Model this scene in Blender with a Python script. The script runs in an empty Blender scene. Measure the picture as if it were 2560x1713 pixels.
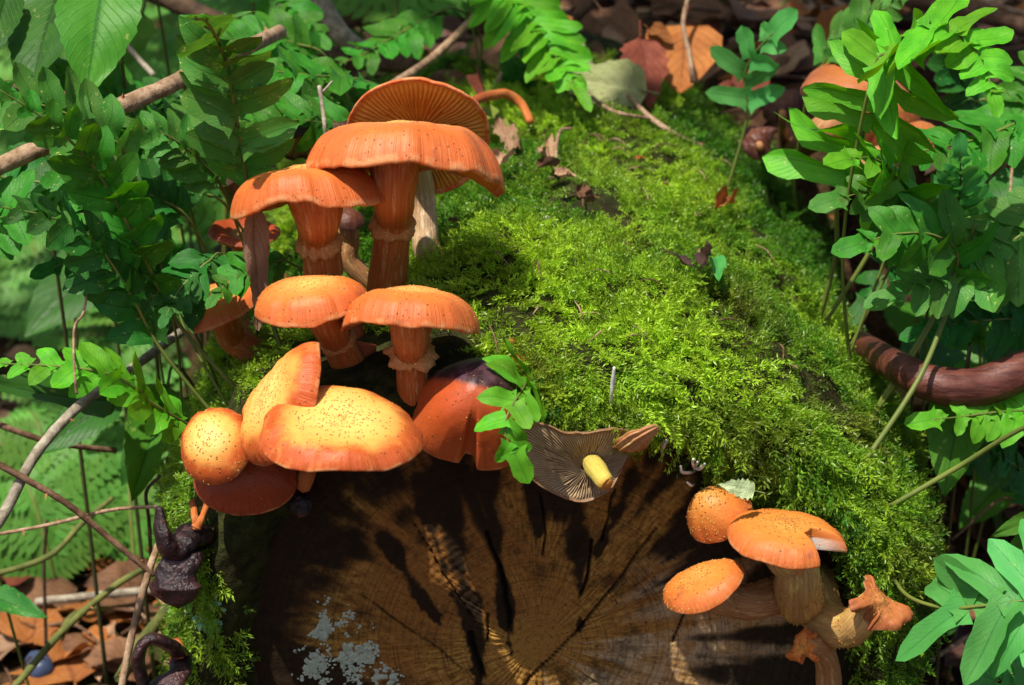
import bpy, math, random
import numpy as np
from mathutils import Vector, Matrix
from mathutils.bvhtree import BVHTree

scene = bpy.context.scene
C = scene.collection
random.seed(7)
RNG = np.random.default_rng(11)

# ------------------------------------------------------------------ camera
PITCH = math.radians(22.0)
DIST = 0.75
CAM = np.array([0.0, -DIST * math.cos(PITCH), DIST * math.sin(PITCH)])
FPX = 5134.0                      # focal length in photo pixels (2560 wide)
cam_d = bpy.data.cameras.new('camera')
cam_d.sensor_width = 36.0
cam_d.lens = 36.0 * FPX / 2560.0
cam_d.clip_start = 0.01
cam_d.clip_end = 400.0
cam_d.dof.use_dof = True
cam_d.dof.focus_distance = 0.76
cam_d.dof.aperture_fstop = 16.0
cam = bpy.data.objects.new('camera', cam_d)
C.objects.link(cam)
cam.location = CAM
cam.rotation_euler = (math.radians(90) - PITCH, 0, 0)
scene.camera = cam

# ------------------------------------------------------------------ sky and sun
SUN_AZ = math.radians(-42.0)      # from straight behind the camera, towards the left
SUN_EL = math.radians(67.0)
sun_to = Vector((math.sin(SUN_AZ) * math.cos(SUN_EL), -math.cos(SUN_AZ) * math.cos(SUN_EL), math.sin(SUN_EL)))
world = bpy.data.worlds.new('World')
scene.world = world
world.use_nodes = True
wn = world.node_tree
wn.nodes.clear()
w_out = wn.nodes.new('ShaderNodeOutputWorld')
w_bg = wn.nodes.new('ShaderNodeBackground')
w_sky = wn.nodes.new('ShaderNodeTexSky')
w_sky.sky_type = 'NISHITA'
w_sky.sun_disc = False
w_sky.air_density = 0.7
w_sky.dust_density = 2.5
w_sky.ozone_density = 0.4
w_sky.sun_elevation = SUN_EL
w_sky.sun_rotation = math.atan2(sun_to.x, sun_to.y)
w_bg.inputs['Strength'].default_value = 0.10
wn.links.new(w_sky.outputs[0], w_bg.inputs[0])
wn.links.new(w_bg.outputs[0], w_out.inputs[0])
sun_d = bpy.data.lights.new('sun', 'SUN')
sun_d.energy = 4.4
sun_d.angle = math.radians(0.53)
sun_d.color = (1.0, 0.93, 0.80)
sun = bpy.data.objects.new('sun', sun_d)
C.objects.link(sun)
sun.rotation_euler = sun_to.to_track_quat('Z', 'Y').to_euler()
sun.location = sun_to * 5
vs = scene.view_settings
vs.view_transform = 'Standard'
vs.look = 'None'
vs.gamma = 1.0
vs.use_curve_mapping = False
vs.exposure = 0.50
scene.render.engine = 'CYCLES'
scene.cycles.max_bounces = 5
scene.cycles.diffuse_bounces = 3
scene.cycles.glossy_bounces = 2
scene.cycles.transparent_max_bounces = 8

# ------------------------------------------------------------------ pixel helpers
def ray(px, py):
    d = np.array([(px - 1280.0) / FPX, 1.0, -(py - 856.5) / FPX])
    c, s = math.cos(PITCH), math.sin(PITCH)
    return np.array([d[0], d[1] * c + d[2] * s, -d[1] * s + d[2] * c])
def PX(px, py, y):
    d = ray(px, py)
    return CAM + d * ((y - CAM[1]) / d[1])
def PZ(px, py, z):
    d = ray(px, py)
    return CAM + d * ((z - CAM[2]) / d[2])
def to_px(P):
    P = np.atleast_2d(P) - CAM
    c, s = math.cos(PITCH), math.sin(PITCH)
    dep = P[:, 1] * c - P[:, 2] * s
    up = P[:, 1] * s + P[:, 2] * c
    return np.stack([1280 + FPX * P[:, 0] / dep, 856.5 - FPX * up / dep], 1)
def mpp(y):                       # metres for one photo pixel near the depth y
    return (y + 0.695) / math.cos(PITCH) / FPX

# ------------------------------------------------------------------ noise
def _hash(i, j, k, seed):
    h = (i * 374761393 + j * 668265263 + k * 2147483647 + seed * 974634777) & 0xFFFFFFFF
    h = ((h ^ (h >> 13)) * 1274126177) & 0xFFFFFFFF
    h = ((h ^ (h >> 16)) * 2246822519) & 0xFFFFFFFF
    return ((h ^ (h >> 15)) & 0xFFFFFF) / float(0xFFFFFF)
def vnoise(P, seed=0):
    P = np.asarray(P, float)
    I = np.floor(P).astype(np.int64)
    F = P - I
    F = F * F * F * (F * (F * 6 - 15) + 10)
    out = 0
    for a in (0, 1):
        for b in (0, 1):
            for c in (0, 1):
                w = (F[..., 0] if a else 1 - F[..., 0]) * (F[..., 1] if b else 1 - F[..., 1]) * (F[..., 2] if c else 1 - F[..., 2])
                out = out + w * _hash(I[..., 0] + a, I[..., 1] + b, I[..., 2] + c, seed)
    return out * 2 - 1
def fbm(P, octv=4, seed=0, gain=0.5):
    P = np.asarray(P, float)
    s, a, t = 0, 1.0, 0
    for o in range(octv):
        s = s + a * vnoise(P * (2.03 ** o) + 17.3 * o, seed + o)
        t += a
        a *= gain
    return s / t
def sstep(a, b, x):
    t = np.clip((np.asarray(x, float) - a) / (b - a), 0, 1)
    return t * t * (3 - 2 * t)
def unit(v):
    v = np.asarray(v, float)
    return v / (np.linalg.norm(v) + 1e-12)
def catmull(pts, n):
    P = np.asarray(pts, float)
    if len(P) == 2:
        t = np.linspace(0, 1, n)[:, None]
        return P[0] * (1 - t) + P[1] * t
    E = np.vstack([2 * P[0] - P[1], P, 2 * P[-1] - P[-2]])
    m = len(P) - 1
    ts = np.linspace(0, m, n)
    i = np.minimum(ts.astype(int), m - 1)
    f = (ts - i)[:, None]
    a, b, c, d = E[i], E[i + 1], E[i + 2], E[i + 3]
    return 0.5 * (2 * b + (c - a) * f + (2 * a - 5 * b + 4 * c - d) * f ** 2 + (3 * b - a - 3 * c + d) * f ** 3)

# ------------------------------------------------------------------ object helpers
def new_mesh(name, V, F, mat=None, uv=None, attrs=None, smooth=True):
    me = bpy.data.meshes.new(name)
    V = np.asarray(V, np.float32)
    if isinstance(F, np.ndarray):
        k = F.shape[1]
        me.vertices.add(len(V)); me.vertices.foreach_set('co', V.ravel())
        me.loops.add(F.size); me.loops.foreach_set('vertex_index', F.astype(np.int32).ravel())
        me.polygons.add(len(F)); me.polygons.foreach_set('loop_start', (np.arange(len(F)) * k).astype(np.int32))
        me.update(calc_edges=True)
    else:
        me.from_pydata(V.tolist(), [], F)
    if uv is not None:
        li = np.empty(len(me.loops), np.int32)
        me.loops.foreach_get('vertex_index', li)
        l = me.uv_layers.new(name='UVMap')
        l.data.foreach_set('uv', np.asarray(uv, np.float32)[li].ravel())
    for k, v in (attrs or {}).items():
        a = me.attributes.new(k, 'FLOAT', 'POINT')
        a.data.foreach_set('value', np.asarray(v, np.float32).ravel())
    me.validate()
    if smooth:
        me.polygons.foreach_set('use_smooth', [True] * len(me.polygons))
    if mat is not None:
        me.materials.append(mat)
    return me
def link(name, me, parent=None):
    o = bpy.data.objects.new(name, me)
    C.objects.link(o)
    if parent is not None:
        o.parent = parent
        if me is not None and parent.type == 'EMPTY':
            o.matrix_parent_inverse = Matrix.Translation(-parent.location)
    return o
def tag(o, label=None, cat=None, group=None, kind=None):
    if label: o['label'] = label
    if cat: o['category'] = cat
    if group: o['group'] = group
    if kind: o['kind'] = kind
    return o
def empty(name, loc):
    o = bpy.data.objects.new(name, None)
    o.empty_display_size = 0.01
    o.location = Vector([float(q) for q in loc])
    C.objects.link(o)
    return o
def grid_faces(nu, nv, wrap_v=False):
    i = np.arange(nu - 1)[:, None]
    j = np.arange(nv if wrap_v else nv - 1)[None, :]
    j2 = (j + 1) % nv
    return np.stack([i * nv + j, i * nv + j2, (i + 1) * nv + j2, (i + 1) * nv + j], -1).reshape(-1, 4)
def frames(P, up=(0, 0, 1)):
    T = np.gradient(P, axis=0)
    T /= np.linalg.norm(T, axis=1)[:, None] + 1e-12
    N = np.zeros_like(T)
    u = np.asarray(up, float)
    if abs(np.dot(unit(T[0]), unit(u))) > 0.95:
        u = np.array([1.0, 0, 0])
    n = unit(np.cross(T[0], u))
    for i in range(len(P)):
        n = unit(n - T[i] * np.dot(n, T[i]))
        N[i] = n
    return T, N, np.cross(T, N)
def tube_geo(pts, radii, n=24, sides=10, rough=0.0, freq=200.0, seed=0, flat=1.0, cap=True, ridge=0, ridge_amp=0.0):
    P = catmull(pts, n)
    r = np.interp(np.linspace(0, 1, n), np.linspace(0, 1, len(radii)), radii)
    T, N, B = frames(P)
    th = np.linspace(0, 2 * np.pi, sides, endpoint=False)
    D = N[:, None, :] * np.cos(th)[None, :, None] + B[:, None, :] * np.sin(th)[None, :, None] * flat
    rr = r[:, None] * np.ones(sides)[None, :]
    if ridge:
        rr = rr * (1 + ridge_amp * np.sin(th * ridge)[None, :])
    V = P[:, None, :] + D * rr[..., None]
    if rough:
        nz = fbm(V * freq, 3, seed)
        V = V + D * (rr * nz * rough)[..., None]
    V = V.reshape(-1, 3)
    F = grid_faces(n, sides, True)
    uv = np.stack(np.meshgrid(np.linspace(0, 1, n), th / (2 * np.pi), indexing='ij'), -1).reshape(-1, 2)
    F = [list(map(int, f)) for f in F]
    if cap:
        V = np.vstack([V, P[0] - T[0] * r[0] * .4, P[-1] + T[-1] * r[-1] * .5])
        uv = np.vstack([uv, [0, .5], [1, .5]])
        a, b = len(V) - 2, len(V) - 1
        for j in range(sides):
            k = (j + 1) % sides
            F.append([a, k, j])
            F.append([b, (n - 1) * sides + j, (n - 1) * sides + k])
    return V, F, uv, P
def tube(name, pts, radii, mat, parent=None, **kw):
    V, F, uv, P = tube_geo(pts, radii, **kw)
    return link(name, new_mesh(name, V, F, mat, uv), parent)

# ------------------------------------------------------------------ node helpers
class NT:
    def __init__(self, name):
        self.m = bpy.data.materials.new(name)
        self.m.use_nodes = True
        self.t = self.m.node_tree
        self.t.nodes.clear()
        self.out = self.t.nodes.new('ShaderNodeOutputMaterial')
    def n(self, typ, ins=None, **props):
        nd = self.t.nodes.new(typ)
        for k, v in props.items():
            setattr(nd, k, v)
        for k, v in (ins or {}).items():
            self.set(nd.inputs[k], v)
        return nd
    def set(self, sock, v):
        if isinstance(v, bpy.types.NodeSocket):
            self.t.links.new(v, sock)
        elif isinstance(v, (tuple, list)) and len(v) == 3 and sock.type == 'RGBA':
            sock.default_value = (*v, 1)
        else:
            sock.default_value = v
    def noise(self, vec, scale, detail=3, rough=0.55, dist=0.0):
        return self.n('ShaderNodeTexNoise', {'Vector': vec, 'Scale': scale, 'Detail': detail, 'Roughness': rough, 'Distortion': dist}).outputs['Fac']
    def math(self, op, a, b=None, c=None, clamp=False):
        nd = self.n('ShaderNodeMath', {0: a}, operation=op, use_clamp=clamp)
        if b is not None: self.set(nd.inputs[1], b)
        if c is not None: self.set(nd.inputs[2], c)
        return nd.outputs[0]
    def ramp(self, fac, a, b, lo=0.0, hi=1.0):          # smooth map range
        nd = self.n('ShaderNodeMapRange', {'Value': fac, 'From Min': a, 'From Max': b, 'To Min': lo, 'To Max': hi}, interpolation_type='SMOOTHSTEP')
        return nd.outputs[0]
    def mix(self, fac, a, b, blend='MIX'):
        nd = self.n('ShaderNodeMix', data_type='RGBA', blend_type=blend)
        self.set(nd.inputs[0], fac)
        self.set(nd.inputs[6], a)
        self.set(nd.inputs[7], b)
        return nd.outputs[2]
    def attr(self, name, typ='GEOMETRY'):
        return self.n('ShaderNodeAttribute', attribute_name=name, attribute_type=typ).outputs['Fac']
    def obj(self):
        return self.n('ShaderNodeTexCoord').outputs['Object']
    def uv(self):
        return self.n('ShaderNodeTexCoord').outputs['UV']
    def mapping(self, vec, scale=(1, 1, 1), loc=(0, 0, 0)):
        return self.n('ShaderNodeMapping', {'Vector': vec, 'Scale': scale, 'Location': loc}).outputs[0]
    def rnd(self):
        return self.n('ShaderNodeObjectInfo').outputs['Random']
    def hsv(self, col, h=0.5, s=1.0, v=1.0):
        return self.n('ShaderNodeHueSaturation', {'Color': col, 'Hue': h, 'Saturation': s, 'Value': v}).outputs[0]
    def bump(self, h, strength=0.3, dist=0.001):
        return self.n('ShaderNodeBump', {'Height': h, 'Strength': strength, 'Distance': dist}).outputs[0]
    def done(self, col, rough=0.6, spec=0.3, bump=None, sss=0.0, sss_r=(0.004, 0.0015, 0.0006), transl=0.0, tcol=None, coat=0.0):
        p = self.n('ShaderNodeBsdfPrincipled', {'Base Color': col, 'Roughness': rough, 'Specular IOR Level': spec})
        if bump is not None: self.set(p.inputs['Normal'], bump)
        if sss:
            p.inputs['Subsurface Weight'].default_value = sss
            p.inputs['Subsurface Radius'].default_value = (1.0, sss_r[1] / sss_r[0], sss_r[2] / sss_r[0])
            p.inputs['Subsurface Scale'].default_value = sss_r[0]
        if coat:
            p.inputs['Coat Weight'].default_value = coat
            p.inputs['Coat Roughness'].default_value = 0.15
        sh = p.outputs[0]
        if transl:
            t = self.n('ShaderNodeBsdfTranslucent', {'Color': tcol if tcol is not None else col})
            if bump is not None: self.set(t.inputs['Normal'], bump)
            mx = self.n('ShaderNodeMixShader', {0: transl, 1: sh, 2: t.outputs[0]})
            sh = mx.outputs[0]
        self.t.links.new(sh, self.out.inputs['Surface'])
        return self.m

# ================================================================== materials
def m_leaf(name, c1, c2, rib, spots=0.35, rough=0.45, transl=0.3, tint=1.0, spotc=(0.55, 0.6, 0.18), dark=0.5):
    k = NT(name)
    uv = k.uv()
    ob = k.obj()
    rnd = k.rnd()
    off = k.n('ShaderNodeVectorMath', {0: ob, 1: rnd}, operation='ADD').outputs[0]
    sep = k.n('ShaderNodeSeparateXYZ', {0: uv})
    v = k.math('ABSOLUTE', k.math('SUBTRACT', sep.outputs[1], 0.5))
    col = k.mix(k.ramp(k.noise(off, 3.0, 3), 0.3, 0.7), c1, c2)
    # side veins leaving the midrib
    ph = k.math('SUBTRACT', k.math('MULTIPLY', sep.outputs[0], 11.0), k.math('MULTIPLY', v, 7.0))
    vein = k.math('PINGPONG', ph, 0.5)
    veinm = k.ramp(vein, 0.0, 0.09, 1.0, 0.0)
    midm = k.ramp(v, 0.012, 0.035, 1.0, 0.0)
    col = k.mix(k.math('MULTIPLY', veinm, 0.22), col, rib)
    col = k.mix(k.math('MULTIPLY', midm, 0.75), col, rib)
    if spots:
        sp = k.noise(off, 9.0, 4, 0.7)
        sp2 = k.noise(off, 2.3, 2)
        m = k.math('MULTIPLY', k.ramp(sp, 0.60, 0.68), k.ramp(sp2, 0.48, 0.62))
        col = k.mix(k.math('MULTIPLY', m, spots * 2), col, spotc)
        sp3 = k.noise(k.mapping(off, (1, 1, 1), (5, 3, 1)), 4.0, 2)
        col = k.mix(k.math('MULTIPLY', k.ramp(sp3, 0.72, 0.75), dark), col, (0.03, 0.03, 0.035))
    col = k.hsv(col, k.math('ADD', 0.5, k.math('MULTIPLY', k.math('SUBTRACT', rnd, 0.5), 0.025)), 1.0, k.math('ADD', 0.78, k.math('MULTIPLY', rnd, 0.44)))
    h = k.math('ADD', k.math('MULTIPLY', veinm, -0.5), k.math('MULTIPLY', k.noise(off, 25.0, 2), 0.6))
    b = k.bump(h, 0.35, 0.0008)
    tc = k.hsv(col, 0.48, 1.1, 1.5)
    return k.done(col, rough, 0.22, b, transl=transl, tcol=tc)
def m_dead(name, c1, c2, rib, rough=0.7, transl=0.15):
    k = NT(name)
    uv = k.uv(); ob = k.obj(); rnd = k.rnd()
    off = k.n('ShaderNodeVectorMath', {0: ob, 1: rnd}, operation='ADD').outputs[0]
    sep = k.n('ShaderNodeSeparateXYZ', {0: uv})
    v = k.math('ABSOLUTE', k.math('SUBTRACT', sep.outputs[1], 0.5))
    col = k.mix(k.ramp(k.noise(off, 3.5, 5, 0.65), 0.3, 0.7), c1, c2)
    ph = k.math('SUBTRACT', k.math('MULTIPLY', sep.outputs[0], 8.0), k.math('MULTIPLY', v, 6.0))
    veinm = k.ramp(k.math('PINGPONG', ph, 0.5), 0.0, 0.08, 1.0, 0.0)
    midm = k.ramp(v, 0.012, 0.03, 1.0, 0.0)
    col = k.mix(k.math('MULTIPLY', veinm, 0.4), col, rib)
    col = k.mix(k.math('MULTIPLY', midm, 0.8), col, rib)
    sp = k.noise(off, 14.0, 3, 0.7)
    col = k.mix(k.ramp(sp, 0.62, 0.72, 0, 0.6), col, (0.03, 0.018, 0.01))
    col = k.hsv(col, 0.5, 1.0, k.math('ADD', 0.65, k.math('MULTIPLY', rnd, 0.6)))
    b = k.bump(k.math('ADD', veinm, k.noise(off, 20.0, 3)), 0.5, 0.001)
    return k.done(col, rough, 0.25, b, transl=transl)
def m_bark(name, c1, c2, scale=120.0, stretch=(1, 1, 1), rough=0.8, green=0.0, bumpd=0.002, spec=0.2):
    k = NT(name)
    ob = k.mapping(k.obj(), stretch)
    n1 = k.noise(ob, scale, 5, 0.65)
    n2 = k.noise(ob, scale * 0.22, 3)
    col = k.mix(k.ramp(n1, 0.35, 0.65), c1, c2)
    col = k.mix(k.ramp(n2, 0.45, 0.7, 0, 0.5), col, tuple(q * 0.45 for q in c1))
    if green:
        n3 = k.noise(ob, scale * 0.12, 3)
        col = k.mix(k.ramp(n3, 0.45, 0.6, 0, green), col, (0.07, 0.11, 0.02))
    return k.done(col, rough, spec, k.bump(n1, 0.7, bumpd))

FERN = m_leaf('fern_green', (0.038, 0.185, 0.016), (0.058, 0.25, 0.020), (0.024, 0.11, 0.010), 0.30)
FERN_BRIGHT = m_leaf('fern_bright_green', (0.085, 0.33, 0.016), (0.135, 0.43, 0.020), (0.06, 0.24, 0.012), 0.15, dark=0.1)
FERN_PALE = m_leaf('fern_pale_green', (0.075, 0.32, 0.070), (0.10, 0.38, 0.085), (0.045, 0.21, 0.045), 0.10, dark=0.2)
FERN_DARK = m_leaf('fern_deep_green', (0.022, 0.125, 0.018), (0.034, 0.175, 0.024), (0.014, 0.07, 0.010), 0.30)  # darker copy of the fern green; carries the shade of shaded fronds in its colour
FERN_YELLOW = m_leaf('fern_spotted_green', (0.055, 0.21, 0.03), (0.09, 0.25, 0.035), (0.04, 0.13, 0.018), 0.5)
BRACKEN = m_leaf('bracken_green', (0.085, 0.25, 0.035), (0.14, 0.33, 0.05), (0.06, 0.18, 0.03), 0.0)
BROAD = m_leaf('broadleaf_green', (0.030, 0.13, 0.022), (0.045, 0.18, 0.025), (0.018, 0.07, 0.012), 0.2, transl=0.3)
BROAD_BRIGHT = m_leaf('broadleaf_bright_green', (0.06, 0.22, 0.02), (0.09, 0.27, 0.025), (0.03, 0.12, 0.012), 0.2, transl=0.4)
STEM_G = m_bark('fern_stalk', (0.10, 0.15, 0.025), (0.16, 0.19, 0.035), 90, (1, 1, .15), 0.5, bumpd=0.0004, spec=0.4)
STEM_D = m_bark('fern_stalk_dark', (0.05, 0.06, 0.02), (0.09, 0.09, 0.025), 90, (1, 1, .15), 0.5, bumpd=0.0004, spec=0.4)
BARK_TWIG = m_bark('twig_bark', (0.22, 0.13, 0.075), (0.42, 0.29, 0.19), 260, bumpd=0.0015)
BARK_BROWN = m_bark('brown_bark', (0.10, 0.05, 0.028), (0.22, 0.13, 0.08), 220, bumpd=0.0015)
BARK_DARK = m_bark('dark_twig_bark', (0.045, 0.028, 0.018), (0.10, 0.06, 0.035), 220, bumpd=0.001)
BARK_GREY = m_bark('grey_bark', (0.22, 0.18, 0.13), (0.42, 0.37, 0.29), 240, bumpd=0.0015)
BARK_GREEN = m_bark('green_stem', (0.08, 0.10, 0.02), (0.16, 0.17, 0.04), 160, bumpd=0.0008, spec=0.4)
BARK_RED = m_bark('red_purple_bark', (0.07, 0.018, 0.012), (0.15, 0.045, 0.03), 90, (1, 4, 4), 0.45, bumpd=0.001, spec=0.4)
DEAD_BROWN = m_dead('dead_leaf_brown', (0.14, 0.065, 0.035), (0.24, 0.12, 0.06), (0.09, 0.04, 0.02))
DEAD_ORANGE = m_dead('dead_leaf_orange', (0.30, 0.095, 0.022), (0.42, 0.16, 0.04), (0.2, 0.06, 0.015))
DEAD_RED = m_dead('dead_leaf_red_brown', (0.15, 0.035, 0.022), (0.24, 0.065, 0.035), (0.1, 0.022, 0.015))
DEAD_DARK = m_dead('dead_leaf_dark', (0.045, 0.022, 0.018), (0.085, 0.04, 0.03), (0.03, 0.015, 0.01), 0.4)
DEAD_TAN = m_dead('dead_leaf_tan', (0.36, 0.20, 0.115), (0.50, 0.31, 0.19), (0.28, 0.15, 0.08))
DEAD_GREY = m_dead('dead_leaf_greygreen', (0.27, 0.31, 0.125), (0.36, 0.37, 0.18), (0.42, 0.44, 0.22), 0.75)
LEAF_PALE = m_dead('pale_green_leaf', (0.42, 0.55, 0.27), (0.5, 0.62, 0.34), (0.58, 0.68, 0.4), 0.6)
LEAF_LIME = m_dead('yellow_green_leaf', (0.24, 0.36, 0.04), (0.36, 0.44, 0.07), (0.4, 0.46, 0.1), 0.5, 0.3)

# ================================================================== ground
BASE_Z = -0.262
def ground_z(x, y):
    x = np.asarray(x, float); y = np.asarray(y, float)
    edge = -0.17 + 0.05 * np.sin(y * 9)
    bank = sstep(0.24, 0.46, y + 0.10 * sstep(0.1, 0.35, x)) * sstep(edge - 0.10, edge + 0.16, x)
    z = BASE_Z + bank * (0.235 + 0.02 * np.sin(x * 7 + 1))
    far = sstep(0.9, 3.5, y)
    z = z + far * 0.42 * (1 - 0.45 * bank) + sstep(3.5, 60, y) * 3.0
    P = np.stack([x * 6, y * 6, x * 0 + 3.3], -1)
    near = 1 / (1 + (np.abs(x) + np.abs(y)) * 0.1)
    z = z + fbm(P, 4, 3) * 0.022 * near
    return z
def nonuni(a, n, k):
    t = np.linspace(-1, 1, n)
    return np.sinh(t * k) / np.sinh(k) * a
gx = nonuni(220.0, 231, 7.2)
gy = nonuni(220.0, 231, 7.2) + 0.35
GX, GY = np.meshgrid(gx, gy, indexing='ij')
GV = np.stack([GX, GY, ground_z(GX, GY)], -1).reshape(-1, 3)
k = NT('forest_soil')
ob = k.obj()
n1 = k.noise(ob, 60.0, 6, 0.7); n2 = k.noise(ob, 9.0, 3); n3 = k.noise(ob, 300.0, 3)
col = k.mix(k.ramp(n1, 0.3, 0.7), (0.030, 0.017, 0.010), (0.13, 0.068, 0.036))
col = k.mix(k.ramp(n2, 0.5, 0.62, 0, 0.6), col, (0.045, 0.075, 0.016))
col = k.mix(k.ramp(n3, 0.6, 0.75, 0, 0.5), col, (0.22, 0.13, 0.07))
SOIL = k.done(col, 0.9, 0.1, k.bump(n1, 0.9, 0.02))
ground = tag(link('ground', new_mesh('ground', GV, grid_faces(231, 231), SOIL)), kind='structure')
def gpt(px, py, lift=0.0):                 # a pixel on the ground
    d = ray(px, py)
    t = np.linspace(0.6, 12, 3000)
    P = CAM[None] + d[None] * t[:, None]
    below = np.nonzero(P[:, 2] < ground_z(P[:, 0], P[:, 1]))[0]
    i = below[0] if len(below) else len(t) - 1
    q = P[i].copy()
    q[2] = float(ground_z(q[0], q[1])) + lift
    return q

# ================================================================== log
LCX, LCZ, LRX, LRZ = 0.012, -0.122, 0.148, 0.121
NPH = 300
S_PROF = np.array([[0.80, .010], [0.84, .002], [0.88, -.004], [0.93, -.004], [0.98, .006], [1.02, .025], [1.035, .055], [1.04, .10], [1.045, .20], [1.04, .33], [1.02, .42], [0.99, .52]])
S_CURVE = catmull(S_PROF, 130)
ph = np.linspace(0, 2 * np.pi, NPH, endpoint=False)
def log_pts(ph, rho, y, lump=1.0):
    x = LCX + LRX * rho * np.cos(ph)
    z = LCZ + LRZ * rho * np.sin(ph)
    yy = y - (z - LCZ) * 0.05
    P = np.stack([x, yy, z], -1)
    nx = np.stack([np.cos(ph), 0 * ph, np.sin(ph)], -1)
    a = fbm(P * 32, 3, 5) * 0.0075 + fbm(P * 9, 2, 9) * 0.010
    up = sstep(-0.6, 0.2, np.sin(ph))
    P = P + nx * (a * lump * up)[..., None]
    P[..., 1] += fbm(P * 40, 3, 15) * 0.006 * lump * sstep(.06, .0, y)
    return P
PHG, SG = np.meshgrid(ph, np.arange(130), indexing='ij')
LP = log_pts(PHG, S_CURVE[SG, 0], S_CURVE[SG, 1])          # NPH x 130
LV = LP.transpose(1, 0, 2).reshape(-1, 3)                     # s-major
LF = grid_faces(130, NPH, True)
k = NT('mossy_bark')
ob = k.obj()
n1 = k.noise(ob, 160.0, 5, 0.7); n2 = k.noise(ob, 30.0, 3)
col = k.mix(k.ramp(n1, 0.3, 0.7), (0.012, 0.016, 0.005), (0.05, 0.055, 0.014))
col = k.mix(k.ramp(n2, 0.45, 0.65, 0, 0.6), col, (0.022, 0.013, 0.007))
BARK_M = k.done(col, 0.9, 0.1, k.bump(n1, 0.9, 0.004))
log_root = empty('log', (LCX, 0.2, LCZ - 0.15))
tag(log_root, 'thick fallen log with weathered sawn end, its top blanketed in green moss', 'log')
bark = link('bark', new_mesh('bark', LV, LF, BARK_M), log_root)
# sawn end: polar grid with rings, cracks and stains
NR, NA = 170, 720
rr = np.linspace(0.0, 0.885, NR); aa = np.linspace(0, 2 * np.pi, NA, endpoint=False)
RRg, AAg = np.meshgrid(rr, aa, indexing='ij')
PITHX, PITHZ = PX(1345, 1625, 0.004)[0], PX(1345, 1625, 0.004)[2]
bx = LCX + LRX * RRg * np.cos(AAg); bz = LCZ + LRZ * RRg * np.sin(AAg)
wgt = (1 - RRg / .885)
bx = bx + wgt * (PITHX - LCX); bz = bz + wgt * (PITHZ - LCZ)
FP = np.stack([bx, np.zeros_like(bx), bz], -1)
an = np.arctan2(bz - PITHZ, bx - PITHX); rad = np.hypot(bx - PITHX, bz - PITHZ)
wob = fbm(FP * 25, 3, 21) * 0.004
rings = np.sin((rad + wob) * 2 * np.pi / 0.0034)
saw = fbm(np.stack([bx * 60, bz * 60, bx * 0], -1), 4, 33)
relief = rings * 0.00014 + saw * 0.0006 + fbm(np.stack([np.cos(an) * 14, np.sin(an) * 14, rad * 20], -1), 3, 41) * 0.0010 * sstep(.002, .025, rad)
crack = np.zeros_like(bx)
CRK = [([(1640, 1330), (1560, 1440), (1490, 1540), (1420, 1620), (1330, 1713), (1250, 1800)], 2.6),
       ([(1215, 1340), (1250, 1430), (1268, 1520), (1275, 1600)], 3.6), ([(1478, 1360), (1470, 1430), (1455, 1500)], 2.2),
       ([(1175, 1600), (1190, 1650), (1205, 1713)], 4.5), ([(1350, 1240), (1360, 1330), (1356, 1400)], 1.4),
       ([(1215, 1550), (1220, 1620)], 1.5), ([(1540, 1230), (1520, 1300), (1500, 1360)], 1.5), ([(1690, 1620), (1720, 1540)], 1.5),
       ([(900, 1500), (1040, 1600), (1160, 1690)], 1.3), ([(1030, 1310), (1110, 1450), (1180, 1560)], 1.2)]
for pts, w in CRK:
    W = catmull(np.array([PX(a, b, 0.004)[[0, 2]] for a, b in pts]), 60)
    W = W + np.stack([fbm(np.stack([W[:, 1] * 90, W[:, 0] * 90, W[:, 0] * 0], -1), 2, 3) * .0012, 0 * W[:, 0]], -1)
    d = np.full(bx.shape, 9.0)
    for q in W:
        d = np.minimum(d, np.hypot(bx - q[0], bz - q[1]))
    crack = np.maximum(crack, np.exp(-(d / (w * 0.00024)) ** 2))
yface = 0.008 - (bz - LCZ) * 0.05 - relief + crack * 0.004
FV = np.stack([bx, yface, bz], -1).reshape(-1, 3)
# stains: dark radial fingers coming in from the rim (soaked wood)
pix = to_px(FV).reshape(NR, NA, 2)
fing = fbm(np.stack([np.cos(an) * 5.5, np.sin(an) * 5.5, rad * 5], -1), 4, 51)
edge_r = rad / 0.105
stain = sstep(0.62, 1.0, edge_r + fing * 0.75 + fbm(FP * 45, 3, 61) * .25)
for a_px, w_px in (((1105, 1200, 1190, 1600), 50), ((1212, 1180, 1278, 1640), 30), ((1440, 1180, 1452, 1560), 38), ((1180, 1500, 1200, 1730), 20), ((1040, 1200, 1130, 1480), 26), ((1330, 1180, 1345, 1330), 22), ((1580, 1200, 1490, 1400), 30), ((960, 1350, 1100, 1560), 24)):
    x0, y0, x1, y1 = a_px
    px_, py_ = pix[..., 0], pix[..., 1]
    t = np.clip(((px_ - x0) * (x1 - x0) + (py_ - y0) * (y1 - y0)) / ((x1 - x0) ** 2 + (y1 - y0) ** 2), 0, 1)
    d = np.hypot(px_ - x0 - t * (x1 - x0), py_ - y0 - t * (y1 - y0)) + fbm(FP * 70, 4, 71, .65) * 30
    w_px = w_px * (1.05 - .8 * t)
    stain = np.maximum(stain, sstep(w_px * 1.7, w_px * .25, d) * .95)
stain = np.maximum(stain, sstep(960, 640, pix[..., 0] + fing * 160) * sstep(1800, 1300, pix[..., 1] - pix[..., 0] * .2))
stain = np.maximum(stain, sstep(1880, 2040, pix[..., 0] + fing * 90))
lich = np.zeros_like(bx)
pale = sstep(0.9, 1.3, (pix[..., 0] - 1280) / 420 + (pix[..., 1] - 1400) / 420 + fing * .6)
k = NT('sawn_wood')
ob = k.obj()
sep = k.n('ShaderNodeSeparateXYZ', {0: ob})
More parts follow.
